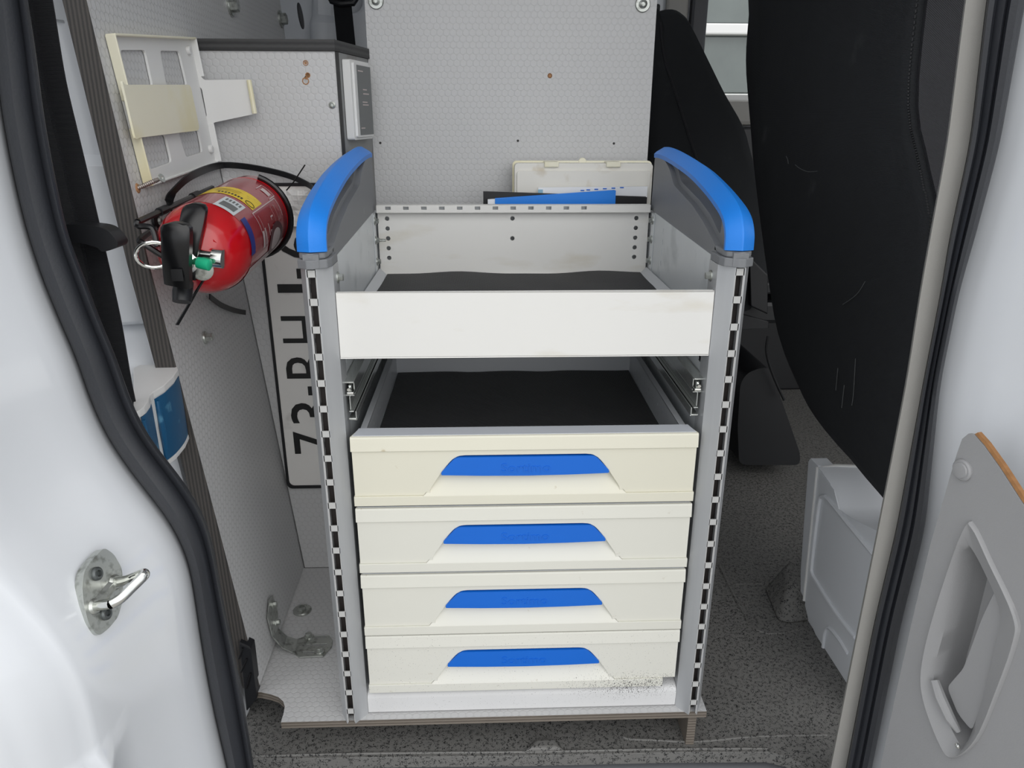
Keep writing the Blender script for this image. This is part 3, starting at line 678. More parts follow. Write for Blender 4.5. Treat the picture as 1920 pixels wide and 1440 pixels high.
# sloped rims on the tray floor
for s in (1, -1):
    MB().plate([(0, 0), (.012, 0), (0, .012)], [], (-TX if s < 0 else TX, .37 if s < 0 else .01, .616), (-s, 0, 0), (0, 0, 1), .36).build('tray_fillet', M_inner, tray)
zs = [.7065, .6908, .675, .6592, .6435]
hl = [circ(x, z, .0036) for x in (-.2035, .1985) for z in zs]+[circ(-.0025, .7065, .0036), circ(-.0025, .6745, .0036)]
MB().plate([(-.2185, .616), (.2185, .616), (.2185, .7165), (-.2185, .7165)], hl, (0, .3785, 0), (1, 0, 0), (0, 0, 1), .0016).build('back_wall', M_white, tray)
sl_ = [[(-.200+.0283*k-.0042, .7215), (-.200+.0283*k+.0042, .7215), (-.200+.0283*k+.0042, .7262), (-.200+.0283*k-.0042, .7262)] for k in range(12)]
rl = MB().plate([(-.2185, .7172), (.2185, .7172), (.2185, .7285), (-.2185, .7285)], sl_, (0, .3675, 0), (1, 0, 0), (0, 0, 1), .0016)
rl.box((-.2185, .366, .7272), (.2185, .382, .7286)); rl.box((-.2185, .366, .7165), (.2185, .38, .7175))
rl.build('back_rail', M_white, tray, bevel=.0004, seg=1)
MB().box((-.2185, .3765, .718), (.2185, .3775, .727)).build('rail_core', M_galv, tray)
# corner plates and bolts on the tray ends
for s in (1, -1):
    MB().box((min(.2206*s, .2216*s), .345, .622), (max(.2206*s, .2216*s), .366, .716)).build('corner_plate', M_galv, rack, bevel=.0006)
    for z, n_ in ((.7055, 0), (.6755, 1), (.6415, 0)):
        o_ = (.2206*s, .3555, z); bb = MB().hexbolt(o_, (-s, 0, 0), .0042, .0065)
        if n_ and s < 0: bb.lathe([(.0022, .006), (.0022, .016)], o_, (-s, 0, 0), 10)
        bb.build('bolt', M_zinc, rack, smooth=True)
    MB().hexbolt((.2200*s, .022, .685), (-s, 0, 0), .0045, .0075).build('bolt', M_zinc, rack, smooth=True)
# bottom rail
b = MB(); pr = [(0, .0665), (-.001, .090), (.001, .095), (.006, .099), (.02, .0995), (.02, .0665)]
b.plate(pr, [], (-.2188, 0, 0), (0, 1, 0), (0, 0, 1), .4376); b.build('bottom_rail', M_rail, rack, smooth=True, ang=40)

# drawers
def make_drawer(zt, notch=False, mt=None):
    mt = mt or M_cream
    dr_x = .214; y0 = -.0075; z = lambda d: zt-d      # d = distance below the drawer's top
    b = MB()
    # main face with the handle recess cut out
    fx = dr_x-.001
    out = [(-fx, z(.0805)), (fx, z(.0805)), (fx, z(.0185)), (-fx, z(.0185))]
    rec = rounded([(-.1235, z(.0795)), (.1235, z(.0795)), (.101, z(.044)), (.086, z(.0262)), (-.086, z(.0262)), (-.101, z(.044))], .012, 4)
    b.plate(out, [rec], (0, y0+.004, 0), (1, 0, 0), (0, 0, 1), .0035)
    # slightly proud top band with a flat top behind it
    prf = [(y0-.0022, z(.0186)), (y0-.0002, z(.0022)), (y0+.0008, z(.0006)), (y0+.0025, z(.0003)), (.020, z(.0006)), (.020, z(.004)), (y0+.004, z(.004)), (y0+.004, z(.0186))]
    rows = []
    for x in (-dr_x, -dr_x+.0005, dr_x-.0005, dr_x):
        rows.append([Vector((x-(math.copysign(.007, x)*(max(0, y)/.02)), y, zz)) for y, zz in prf])
    b.grid(rows, True, True)
    tf = MB().plate([(-dr_x+.0025, y0+.004), (dr_x-.0025, y0+.004), (dr_x-.0072, .0198), (-dr_x+.0072, .0198)], [], (0, 0, z(.0006)), (1, 0, 0), (0, 1, 0), .0009)
    # bottom lip
    e = dr_x-.0185 if notch else dr_x
    b.box((-dr_x, y0-.002, z(.0935)), (e, y0+.006, z(.0806)))
    d_ = b.build('drawer', mt, rack, bevel=.0008, seg=2, ang=25)
    tf.build('top_flange', M_flange, d_, label='pale metal top flange')
    # scoop below the handle
    g = MB(); rows = []
    for k in range(9):
        q = k/8; zz = z(.0806-.0540*q); yy = y0-.0019+.026*(q**.8); hw = .1262-.036*q if q > .02 else .128
        rows.append([Vector((-hw+2*hw*i/12, yy, zz)) for i in range(13)])
    g.grid(rows)
    for s in (1, -1):
        g.grid([[Vector((r_[0 if s < 0 else -1].x, y0+.001, r_[0].z)) for r_ in rows], [r_[0 if s < 0 else -1]+Vector((-.0*s, 0, 0)) for r_ in rows]])
    g.grid([[p+Vector((0, 0, 0)) for p in rows[-1]], [Vector((p.x, y0+.001, p.z+.001)) for p in rows[-1]]])
    g.build('scoop', mt, d_, smooth=True, ang=40)
    # blue handle with raised lettering
    hp = rounded([(-.1045, z(.0520)), (-.055, z(.0535)), (0, z(.0542)), (.055, z(.0535)), (.1045, z(.0520)), (.1045, z(.0485)), (.0865, z(.0282)), (-.0865, z(.0282)), (-.1045, z(.0485))], .006, 4)
    MB().plate(hp, [], (0, y0+.010, 0), (1, 0, 0), (0, 0, 1), .0115).build('handle', M_blue, d_, bevel=.0024, seg=3, label='blue handle bar')
    lt = MB(); glyph(lt, 'Sortimo', (-.030, y0-.0014, z(.0485)), (1, 0, 0), (0, 0, 1), .061, .0115, .0008)
    lt.build('lettering', M_blue, d_)
    # box behind
    x1 = .2005; bt = z(.046)
    k = MB()
    for s in (1, -1):
        hs_ = [rrect(.03+.03*i, z(.024)-.002, .0325+.03*i, z(.024)+.002, .0006, 1) for i in range(10)]+[rrect(.045+.06*i, z(.036)-.002, .0475+.06*i, z(.036)+.002, .0006, 1) for i in range(5)]
        k.plate([(.0205, bt), (.365, bt), (.365, z(.005)), (.0205, z(.005))], hs_, (x1-.0015 if s > 0 else -x1, 0, 0), (0, 1, 0), (0, 0, 1), .0015)
        k.box((min(s*(x1-.0015), s*(x1+.0065)), .0205, z(.006)), (max(s*(x1-.0015), s*(x1+.0065)), .365, z(.0045)))
    k.box((-x1, .3635, bt), (x1, .365, z(.004))); k.box((-x1, .0205, bt-.0015), (x1, .365, bt)); k.box((-x1, .0205, bt), (x1, .022, z(.004)))
    k.build('drawer_box', M_inner, d_)
    return d_
d1 = make_drawer(.4949, mt=M_cream1)
d2 = make_drawer(.3969); dup(d2, rack, (0, 0, -.0983))
d4 = make_drawer(.2022, True, M_cream4)

# rubber mats
b = MB(); rows = []
for i in range(15):
    y = .02+.353*i/14; r_ = []
    for j in range(25):
        q = j/24; x = -.207+.416*q
        zz = .6178+.0006*math.sin(q*23+i)+.0035*max(0, (i-11)/3)*math.sin(q*5.5)**2
        if i == 14: y2 = y-.002+.002*math.sin(q*9)
        else: y2 = y
        r_.append(Vector((x+.004*(1-i/14)*(q-.5), y2, zz)))
    rows.append(r_)
b.slab(rows, (0, 0, -.0012)); b.build('rubber_mat', M_mat, smooth=True, label='dark grey ribbed rubber mat lying in the open top tray', cat='mat')
b = MB(); rows = []
zt = .4949-.046
for i in range(9):
    rows.append([Vector((-.197+.394*j/20, .026+.335*i/8, zt+.0018+.0003*math.sin(j*1.3+i)+(.0015*abs(math.sin(j*.5)) if i == 8 else 0))) for j in range(21)])
b.slab(rows, (0, 0, -.0012)); b.build('rubber_mat', M_mat2, smooth=True, label='black ribbed rubber mat inside the uppermost drawer', cat='mat')

# ================================================================== CUPBOARD ON THE LEFT
YC = .366
cup = thing('cupboard', (-.36, .44, ZB), 'tall grey honeycomb cupboard with dark edged top behind the number plate', 'cupboard')
lx = lambda z: XP(YC, z)+.0015
fp = [(lx(ZB)+.0005, ZB+.0008), (-.2662, ZB+.0008), (-.2662, .9505), (lx(.9505), .9505)]
hol = []
for u, v, r in ((573, 118, .0022), (574, 146, .0028)):
    p = onY(u, v, YC); hol.append(circ(p.x, p.z, r, 7))
MB().plate(fp, hol, (0, YC+.012, 0), (1, 0, 0), (0, 0, 1), .012).build('front_panel', M_hcup, cup, label='grey honeycomb front board')
for u, v, r in ((573, 118, .0042), (577, 141, .004), (573, 152, .0055)):
    p = onY(u, v, YC); MB().lathe([(r, 0), (r*.8, .0006), (r*.45, -.0015)], p, (0, -1, 0), 9).build('screw_hole', M_wood, cup, label='torn screw hole in raw wood')
p = onY(623, 197, YC); MB().lathe([(.0052, 0), (.005, .0015), (.003, .0025), (.002, .001)], p, (0, -1, 0), 16).build('screw', M_zinc, cup, smooth=True)
sA = Vector((-.2655, YC, 0)); sB = Vector((-.2405, .5235, 0)); su = (sB-sA).normalized(); sn = su.cross(Vector((0, 0, 1)))
Ls = (sB-sA).length
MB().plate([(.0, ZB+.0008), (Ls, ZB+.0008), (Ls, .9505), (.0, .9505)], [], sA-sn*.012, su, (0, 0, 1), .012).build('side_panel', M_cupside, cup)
MB().plate([(-.0005, ZB+.0008), (.014, ZB+.0008), (.014, .9505), (-.0005, .9505)], [], sA+sn*.0002, su, (0, 0, 1), .0006).build('edge_strip', M_greydk, cup)
tb = [(lx(.96)+.001, YC-.0035), (-.2645, YC-.0035), (-.2372, .524), (-.2372, .62), (lx(.96)-.005, .62)]
MB().plate(tb, [], (0, 0, .951), (1, 0, 0), (0, 1, 0), .0155).build('top_board', M_plyT, cup, bevel=.0005)
p = sA+su*.13+sn*.0003+Vector((0, 0, onY(687, 170, .49).z)); MB().lathe([(.003, 0), (.002, .0015)], p, sn, 10).build('screw', M_zinc, cup, smooth=True)

# heater control on the cupboard's angled side
zt_, zb_ = onY(650, 112, .41).z, onY(656, 262, .41).z
cp = thing('control_panel', sA+su*.07+Vector((0, 0, zb_)), 'white control unit with grey display on the angled cupboard side', 'control panel')
o_ = sA+sn*.0008
MB().plate(rrect(.026, zb_, .122, zt_, .004), [], o_, su, (0, 0, 1), .012).build('housing', M_whitepl, cp, bevel=.003, seg=3)
MB().plate(rrect(.034, zb_+.004, .118, zt_-.004, .003), [], o_+sn*.012, su, (0, 0, 1), .0035).build('bezel', M_whitepl, cp, bevel=.0015)
scr = MB().plate([(.046, zb_+.007), (.115, zb_+.007), (.115, zt_-.007), (.046, zt_-.007)], [], o_+sn*.0156, su, (0, 0, 1), .0006).build('display', M_screen, cp)
for z_, a, c in ((.92, .05, .075), (.66, .07, .09), (.60, .07, .1), (.48, .065, .09), (.44, .065, .095), (.10, .05, .07)):
    zz = zb_+.007+(zt_-zb_-.014)*z_; MB().plate([(a, zz-.0008), (c, zz-.0008), (c, zz+.0008), (a, zz+.0008)], [], o_+sn*.0162, su, (0, 0, 1), .0002).build('display_print', M_print, scr)

# ================================================================== ITEMS BEHIND THE TRAY
def standing(name, u0_, u1_, vt, Y, th, mt, label, cat, tilt=0, zlow=.20):
    pass
Yc = .490; pl = onY(965, 305, Yc-.03); pr_ = onY(1218, 308, Yc-.03)
case = thing('plastic_case', ((pl.x+pr_.x)/2, Yc, .56), 'dirty white plastic case with moulded rim and latches behind the tray', 'case')
zt = pl.z-.001; x0, x1 = pl.x, pr_.x+.006
MB().plate(rrect(x0, .56, x1, zt, .006), [], (0, Yc+.018, 0), (1, 0, 0), (0, 0, 1), .048).build('shell', M_casew, case, bevel=.004, seg=3)
MB().plate(rrect(x0-.003, .557, x1+.003, zt+.003, .007), [], (0, Yc-.002, 0), (1, 0, 0), (0, 0, 1), .005).build('rim', M_ivory, case, bevel=.0015)
MB().plate(rrect(x0+.004, .565, x1-.004, zt-.012, .005), [], (0, Yc-.0303, 0), (1, 0, 0), (0, 0, 1), .0045).build('lid_panel', M_casew, case, bevel=.0015)
for u in (1034, 1150):
    p = onY(u, 307, Yc-.03); MB().box((p.x-.012, Yc-.034, zt-.006), (p.x+.012, Yc-.004, zt+.0025)).build('latch', M_ivory, case, bevel=.001)
p = onY(1091, 305, Yc); MB().lathe([(.007, 0), (.007, .003), (.006, .004)], (p.x, Yc-.004, zt+.001), (0, -1, 0), 18).build('hinge_knob', M_ivory, case, smooth=True)
p = onY(1187, 309, Yc-.03); MB().lathe([(.008, 0), (.008, .0008)], (p.x, Yc-.018, zt-.0005), (0, 0, 1), 18).build('emblem', M_zinc, case)

def slabthing(name, corners, Y, th, mt, label, cat):
    pts = [onY(u, v, Y) for u, v in corners]; lo = [Vector((pts[-1].x, Y, .56)), Vector((pts[0].x, Y, .56))]
    poly = [(p.x, p.z) for p in pts]+[(lo[0].x, .56), (lo[1].x, .56)]
    return poly
po = slabthing('', ((906, 359), (1212, 369)), .436, 0, None, '', '')
bn = thing('binder', (po[0][0]+.13, .437, .56), 'black binder standing behind the blue book and tray', 'binder')
MB().plate(po, [], (0, .441, 0), (1, 0, 0), (0, 0, 1), .0012).build('cover', M_bookbk, bn); MB().plate(po, [], (0, .4312, 0), (1, 0, 0), (0, 0, 1), .0012).build('cover', M_bookbk, bn)
MB().plate([(x*.98+.002, z-.0015) for x, z in po], [], (0, .4395, 0), (1, 0, 0), (0, 0, 1), .008).build('pages', M_bookbk, bn)
po = slabthing('', ((1009, 351), (1213, 349)), .449, 0, None, '', '')
bk = thing('booklet', (po[0][0]+.1, .449, .56), 'white booklet with a row of blue dashes leaning on the plastic case', 'booklet')
MB().plate(po, [], (0, .4465, 0), (1, 0, 0), (0, 0, 1), .003).build('cover', M_paper, bk)
tl = onY(1009, 353, .4435); MB().box((tl.x, .4428, tl.z-.05), (tl.x+.008, .4434, tl.z-.002)).build('corner_tab', mat('pale_blue_print', srgb(140, 184, 208), .5), bk)
for i, u in enumerate((1092, 1103, 1118, 1134, 1150, 1166)):
    p = onY(u, 357-i*1.1, .4434); MB().box((p.x-.0032, .4429, p.z-.001), (p.x+.0032, .4434, p.z+.0008)).build('dash', M_blue, bk)
po = slabthing('', ((928, 371.5), (1153, 356)), .4265, 0, None, '', '')
bb = thing('book', (po[0][0]+.1, .42, .56), 'bright blue covered book tilted behind the tray rail', 'book')
MB().plate(po, [], (0, .428, 0), (1, 0, 0), (0, 0, 1), .0012).build('cover', M_booksky, bb); MB().plate(po, [], (0, .418, 0), (1, 0, 0), (0, 0, 1), .0012).build('cover', M_booksky, bb)
MB().plate([(x-.012 if i in (0, 3) else x-.004, z-.0015) for i, (x, z) in enumerate(po)], [], (0, .4265, 0), (1, 0, 0), (0, 0, 1), .008).build('pages', M_paper, bb)
# shelf that these stand on, behind the rack
MB().box((-.235, .40, .545), (.262, .524, .5595)).build('shelf', M_hbase, label='grey shelf board behind the rack carrying books and case', cat='shelf')

# ================================================================== NUMBER PLATE
YPp = .3605
pz0, pz1 = onY(545, 911, YPp).z, onY(530, 348, YPp).z
px0 = -.4005; px1 = px0+.110
npl = thing('number_plate', (px0+.055, YPp, pz0), 'white number plate with black characters hung upright beside the rack', 'number plate')
MB().plate(rrect(px0, pz0, px1, pz1, .009), [], (0, YPp+.0025, 0), (1, 0, 0), (0, 0, 1), .0022).build('plate_body', M_plate, npl, bevel=.0004, seg=1)
MB().plate(rrect(px0-.004, pz0-.005, px1+.004, pz1+.004, .010), [rrect(px0+.0008, pz0+.0008, px1-.0008, pz1-.0008, .009)], (0, YPp+.0045, 0), (1, 0, 0), (0, 0, 1), .006).build('plate_frame', M_black, npl, bevel=.0006)
for ch, v, wd in (('7', 830, .042), ('3', 775, .040), ('-', 733, .016), ('B', 687, .043), ('H', 618, .046), ('J', 552, .034), ('-', 513, .016), ('6', 461, .042)):
    zc = onY(560, v, YPp).z; g = MB(); ht = .077 if ch != '-' else .011
    xo = px0+.0165+(0 if ch != '-' else .033)
    # rotated a quarter turn: text runs upward, tops of the characters point left
    glyph(g, ch, (xo+ht, YPp+.0002, zc-wd/2), (0, 0, 1), (-1, 0, 0), wd, ht, .0012)
    cnt = g.v; g.build('character', M_char, npl)
p = onY(548, 372, YPp)
b = MB(); rows = []
for i in range(8):
    rows.append([Vector((px0+.008+.085*j/9, YPp-.004-.004*random.random()-.004*math.sin(i*1.3+j), pz1-.006-.055*i/7)) for j in range(10)])
MB().slab(rows, (0, .0006, 0)).build('film_pouch', M_sleeve, label='crumpled clear film over the top of the number plate', cat='film')

# ================================================================== BRACKET AND ANCHOR BOLT ON THE BASE
br = thing('corner_bracket', onZ(560, 1205, ZB), 'galvanised slotted angle bracket joining the partition to the base board', 'bracket')
fl = [onZ(u, v, ZB+.001) for u, v in ((556, 1200), (577, 1193), (618, 1193), (624, 1203), (622, 1214), (606, 1232), (562, 1234), (552, 1226))]
loc = [(p.x, p.y) for p in fl]
slots = []
for a, c in (((589, 1197), (612, 1197)), ((569, 1212), (613, 1212)), ((567, 1226), (590, 1226))):
    A, B = onZ(*a, ZB), onZ(*c, ZB); slots.append(rrect(min(A.x, B.x), min(A.y, B.y)-.0016, max(A.x, B.x), max(A.y, B.y)+.0016, .0012, 2))
MB().plate(loc, slots, (0, 0, ZB+.0008), (1, 0, 0), (0, 1, 0), .002).build('foot_plate', M_zinc, br, bevel=.0004, seg=1)
b = MB()
A = [onZ(556, 1200, ZB+.003), onZ(552, 1226, ZB+.003)]
Bp = [onP(516, 1180, PO, PN)+PN*.004, onP(505, 1195, PO, PN)+PN*.004]
C_ = [onP(515, 1145, PO, PN)+PN*.003, onP(497, 1160, PO, PN)+PN*.003]
D_ = [onP(506, 1117, PO, PN)+PN*.003, onP(500, 1125, PO, PN)+PN*.003]
mid = [(A[0]+Bp[0])/2+Vector((-.002, 0, -.004)), (A[1]+Bp[1])/2+Vector((-.002, 0, -.006))]
b.slab([A, mid, Bp, C_, D_], Vector((.0018, 0, .001))); b.build('upright_plate', M_zinc, br)
for u, v in ((579, 1194), (600, 1221)):
    MB().hexbolt(onZ(u, v, ZB+.0028), (0, 0, 1), .005, .007).build('bolt', M_zinc, br, smooth=True)
for u, v in ((506, 1134), (512, 1168)):
    p = onP(u, v, PO, PN)+PN*.0045; MB().hexbolt(p, PN, .0045, .007).build('bolt', M_zinc, br, smooth=True)
p = onZ(567, 1145, ZB+.0005)
ab = thing('anchor_bolt', p, 'large round washer and bolt set in the base board', 'bolt')
MB().lathe([(.0155, 0), (.0155, .002), (.014, .0032), (.009, .0036)], p, (0, 0, 1), 28).build('washer', M_zinc, ab, smooth=True)
MB().lathe([(.0078, .003), (.0074, .0075), (.005, .0085), (.0042, .005)], p, (0, 0, 1), 6).build('bolt_head', M_zinc, ab)

# ================================================================== WHITE PLASTIC HOLDER ON THE PARTITION
pey = Vector((0, 0, 1)); pey = (pey-PN*pey.dot(PN)).normalized(); pex = pey.cross(PN).normalized()
if pex.y < 0: pex = -pex
# frame (pex, pey, n) with pex x pey = -PN or PN
SG = 1 if pex.cross(pey).dot(PN) > 0 else -1
def pl2(u, v, d=0):
    p = onP(u, v, PO+PN*d, PN)-PO; return (p.dot(pex), p.dot(pey))
def p3(q, d): return PO+pex*q[0]+pey*q[1]+PN*d
def pplate(mb, outer, holes, d0, d1):
    if SG > 0: return mb.plate(outer, holes, PO+PN*d0, pex, pey, d1-d0)
    return mb.plate(outer, holes, PO+PN*d1, pex, pey, d1-d0)
hd = thing('box_holder', p3(pl2(300, 340), .0005), 'yellowed white plastic box holder with four openings on the partition', 'holder')
DH = .0125
TL, TR, BR_, BL = pl2(195, 66), pl2(352, 73), pl2(400, 304), pl2(268, 350)
BRl = (BR_[0], BL[1]+(TR[1]-TL[1])); 
out = rounded([TL, TR, BR_, BL], .006)
wins = [rounded([pl2(*q, .003) for q in W_], .006, 3) for W_ in (
    ((224, 94), (271, 94), (286, 163), (238, 163)), ((299, 95), (335, 96), (350, 160), (311, 160)),
    ((263, 259), (309, 252), (321, 304), (281, 318)), ((334, 249), (371, 243), (379, 285), (348, 295)))]
pplate(MB(), out, wins, .0008, .0038).build('back_plate', M_whitepl, hd, bevel=.0006, seg=1)
def rimstrip(a, c, d0, d1, t=.0025, name='rim', mt=M_ivory):
    a = Vector(a); c = Vector(c); nrm = Vector((-(c-a).y, (c-a).x)).normalized()*t/2
    poly = [a+nrm, c+nrm, c-nrm, a-nrm]
    return pplate(MB(), [tuple(x) for x in poly], [], d0, d1).build(name, mt, hd, bevel=.0009)
tlv, blv = Vector(TL), Vector(BL)
rimstrip(TL, tlv.lerp(blv, .42), .001, DH); rimstrip(tlv.lerp(blv, .60), BL, .001, DH)
rimstrip(TL, TR, .001, DH); rimstrip(BL, BR_, .001, DH*.6, mt=M_whitepl)
trv, brv = Vector(TR), Vector(BR_)
rimstrip(TR, trv.lerp(brv, .30), .001, DH, mt=M_whitepl); rimstrip(trv.lerp(brv, .68), BR_, .001, DH, mt=M_whitepl)
fl_ = [pl2(*q, DH) for q in ((226, 150), (232, 159), (352, 159), (356, 163), (372, 240), (369, 245), (262, 258), (252, 262))]
pplate(MB(), rounded(fl_, .004, 3), [], DH-.001, DH+.0015).build('front_flap', M_ivory, hd, bevel=.0007, label='yellowed front flap')
YW = .345
wing = [onY(u, v, YW) for u, v in ((364, 122), (381, 150), (470, 149), (481, 213), (400, 230), (394, 244), (388, 252), (384, 222), (388, 218), (378, 164), (364, 160))]
MB().plate(rounded([(p.x, p.z) for p in wing], .004, 3), [], (0, YW+.002, 0), (1, 0, 0), (0, 0, 1), .0025).build('side_wing', M_whitepl, hd, bevel=.0007)
e = [onY(u, v, YW) for u, v in ((469, 150), (480, 213))]
MB().tube([e[0]+Vector((-.001, -.003, 0)), e[1]+Vector((-.001, -.003, 0))], .0035, 8).build('wing_lip', M_ivory, hd, smooth=True)
for q in ((346, 95), (388, 280)):
    p = p3(pl2(*q), .004); MB().lathe([(.006, 0), (.006, .004), (.0045, .005)], p, PN, 16).build('fixing_boss', M_whitepl, hd, smooth=True)
# loose screw sticking out of the partition
p = onP(258, 353, PO, PN); tip = onY(303, 334, p.y-.005); dv = (tip-p).normalized(); ln = (tip-p).length
sr = thing('wood_screw', p, 'half driven wood screw below the plastic holder', 'screw')
b = MB(); pf = []
for k in range(12): pf += [(.0017, -.004+ln*.9*k/12), (.0028, -.004+ln*.9*(k+.5)/12)]
b.lathe(pf+[(.002, ln*.92)], p, dv, 10); b.build('thread', M_rust, sr, smooth=True)
MB().lathe([(.002, ln*.90), (.0052, ln), (.0052, ln+.0008), (.002, ln+.0008), (.0012, ln-.001)], p, dv, 14).build('head', M_zinc, sr, smooth=True)
MB().lathe([(.006, 0), (.005, .0012), (.003, .0016)], p, PN, 9).build('torn_wood', M_wood, sr)

# ================================================================== FIRE EXTINGUISHER
XA = Vector((-.372, .026, .716)); ax = Vector((0, math.cos(.0754), math.sin(.0754))); RR = .0527; LL = .226
fx = thing('fire_extinguisher', XA+Vector((0, .1, -RR)), 'red fire extinguisher with black levers lying in a wire cage', 'fire extinguisher')
prof = [(.009, -.041), (.012, -.038), (.018, -.036), (.026, -.0325), (.034, -.027), (.041, -.0195), (.0465, -.011), (.0505, -.001), (RR, .012), (RR, LL-.04), (RR+.0005, LL-.039), (RR+.0005, LL-.036), (RR-.0005, LL-.033), (RR-.001, LL-.012), (RR-.006, LL-.003), (RR-.014, LL), (.02, LL+.001)]
MB().lathe(prof, XA, ax, 48).build('cylinder', M_red, fx, smooth=True, ang=60)
ca = Vector((0, 0, 1)); ca = (ca-ax*ca.dot(ax)).normalized(); cb = ca.cross(ax)      # ca up, cb = toward +x
if cb.x < 0: cb = -cb
def cyl(th, h, r=RR): return XA+ax*h+(ca*math.cos(th)+cb*math.sin(th))*r
def patch(name, t0, t1, h0, h1, mt, d=.0004, n=10, skew=0, label=None, par=None):
    rows = [[cyl(math.radians(t0+(t1-t0)*j/n)+0, h0+(h1-h0)*i/4+skew*(j/n), RR+d) for j in range(n+1)] for i in range(5)]
    rows2 = [[cyl(math.radians(t0+(t1-t0)*j/n), h0+(h1-h0)*i/4+skew*(j/n), RR-.0004) for j in range(n+1)] for i in range(5)]
    b = MB().grid(rows); return b.build(name, mt, par or fx, smooth=True, label=label)
patch('wrap_sleeve', -80, 170, .013, LL-.042, M_redl, .0003, 40, label='dusty clear sleeve over the red body')
yl = patch('warning_sticker', -42, 53, .069, .111, M_yellow, .0007, 16, label='yellow sticker')
for k in range(8): patch('sticker_mark', 2+k*4.2, 4.4+k*4.2, .076-.0002*k, .081, M_ink, .001, 2)
for r_i in range(3): patch('sticker_mark', -6, 26, .0875+.005*r_i, .0890+.005*r_i, mat('faded_print', srgb(176, 150, 50), .5), .0009, 8)
RG = smoothpath([cyl(math.radians(45+6.5*math.cos(2*PI*k/16)), .078+.006*math.sin(2*PI*k/16), RR+.0009) for k in range(16)], 2, True)
MB().tube(RG, .0005, 5, True).build('sticker_ring', M_ink, fx)
ws = patch('date_sticker', 18, 45.6, .011, .059, M_sticker, .0007, 8, label='pale grey date sticker')
for k in range(5): patch('sticker_mark', 22+k*4.4, 24.4+k*4.4, .044, .053, M_screen, .001, 2)
patch('sticker_mark', 22, 42, .020, .038, M_screen, .001, 6)
patch('paint_mark', 54, 100, .017, .033, M_bluemark, .0009, 10, skew=-.008, label='blue paint stroke')
patch('white_print', 118, 165, .014, LL-.05, M_print, .0007, 14, label='worn white print')
for t0, t1, h0, h1 in ((55.6, 56.8, .061, .163), (56, 82, .061, .0622), (56, 82, .1618, .163), (62, 90, .072, .0727), (62, 96, .128, .1287), (62, 96, .142, .1427), (31, 32.2, .145, .170), (53, 54.2, .145, .170), (32, 54, .169, .1702), (36, 50, .150, .162), (82, 104, .062, .070), (80, 102, .0745, .0785), (78, 94, .092, .0945), (88, 100, .099, .104), (72, 74, .112, .122), (73, 78, .112, .1135), (84, 100, .110, .116)):
    patch('white_print', t0, t1, h0, h1, M_print, .0009, 6)
# ring shaped print near the base
for r0_, r1_, mm, nm in ((.014, .0215, mat('maroon_print', srgb(86, 34, 40), .4), 'print_ring'), (.0005, .0138, M_print, 'print_disc')):
    rows = [[cyl(math.radians(106)+rr*math.sin(2*PI*k/32)/RR, .124+rr*1.5*math.cos(2*PI*k/32), RR+.0011) for k in range(32)] for rr in (r0_, (r0_+r1_)/2, r1_)]
    MB().grid(rows, True).build(nm, mm, fx, smooth=True)
# valve, levers, pin ring
vp = XA-ax*.040
MB().lathe([(.013, .008), (.013, -.012), (.010, -.014), (.010, -.03)], vp, ax, 20).build('valve_body', M_chrome, fx, smooth=True)
va, vb = onY(388, 482, -.015), onY(419, 486, -.015)
MB().lathe([(.0075, -.008), (.0075, .006), (.0105, .0065), (.0105, (vb-va).length), (.008, (vb-va).length+.0005)], va, vb-va, 20).build('outlet', M_chrome, fx, smooth=True)
ga, gb = onY(371, 492, -.03), onY(393, 497, -.032)
MB().lathe([(.006, 0), (.0064, .004), (.0064, (gb-ga).length), (.0045, (gb-ga).length+.001)], ga, gb-ga, 16).build('safety_plug', M_green, fx, smooth=True, label='green plug')
def lever(name, cl, Y, wd, dp, mt, bev):
    """lever blade: centreline pixels, constant depth, width"""
    P = smoothpath([onY(u, v, y) for u, v, y in cl], 5); n_ = len(P); rows = []
    for i, q in enumerate(P):
        tg = (P[min(i+1, n_-1)]-P[max(i-1, 0)]).normalized(); sd = tg.cross(Vector((0, -1, 0))).normalized(); t_ = i/(n_-1)
        wv = wd*(math.sqrt(max(.04, 1-((.16-t_)/.16)**2)) if t_ < .16 else 1)*(1-.12*t_)
        f_ = Vector((0, -1, 0))
        rows.append([q+sd*wv/2-f_*dp/2, q+sd*wv/2+f_*dp*.3, q+sd*wv*.38+f_*dp*.5, q-sd*wv*.38+f_*dp*.5, q-sd*wv/2+f_*dp*.3, q-sd*wv/2-f_*dp/2])
    return MB().grid(rows, True, True).build(name, mt, fx, smooth=True, ang=40)
lv = lever('carry_lever', [(330, 416, -.055), (331, 450, -.058), (331, 490, -.055), (334, 536, -.045)], 0, .030, .012, M_blackg, 0)
MB().box(onY(322, 520, -.0605)-Vector((0, .0005, .004)), onY(342, 508, -.0605)+Vector((0, .002, .002))).build('lever_window', M_blackg, lv)
sl2 = lever('squeeze_lever', [(367, 380, .0), (362, 410, -.012), (354, 450, -.02), (348, 500, -.018), (349, 520, -.012)], 0, .026, .010, M_blackg, 0)
p = onY(363, 392, -.015); MB().lathe([(.0026, 0), (.0022, .001)], p+Vector((0, .0095, 0)), (0, -1, 0), 12).build('red_pin', M_red, sl2)
MB().tube([onY(345, 530, -.02), onY(342, 548, -.03), onY(341, 566, -.035)], [.010, .0105, .0098], 18).build('nozzle', M_black, fx, smooth=True)
rc = onY(289, 478, -.035); rg = [rc+Vector((.0165*math.cos(2*PI*k/24), .006*math.cos(2*PI*k/24), .0135*math.sin(2*PI*k/24))) for k in range(24)]
MB().tube(rg, .0021, 10, True).build('pin_ring', M_chrome, fx, smooth=True)
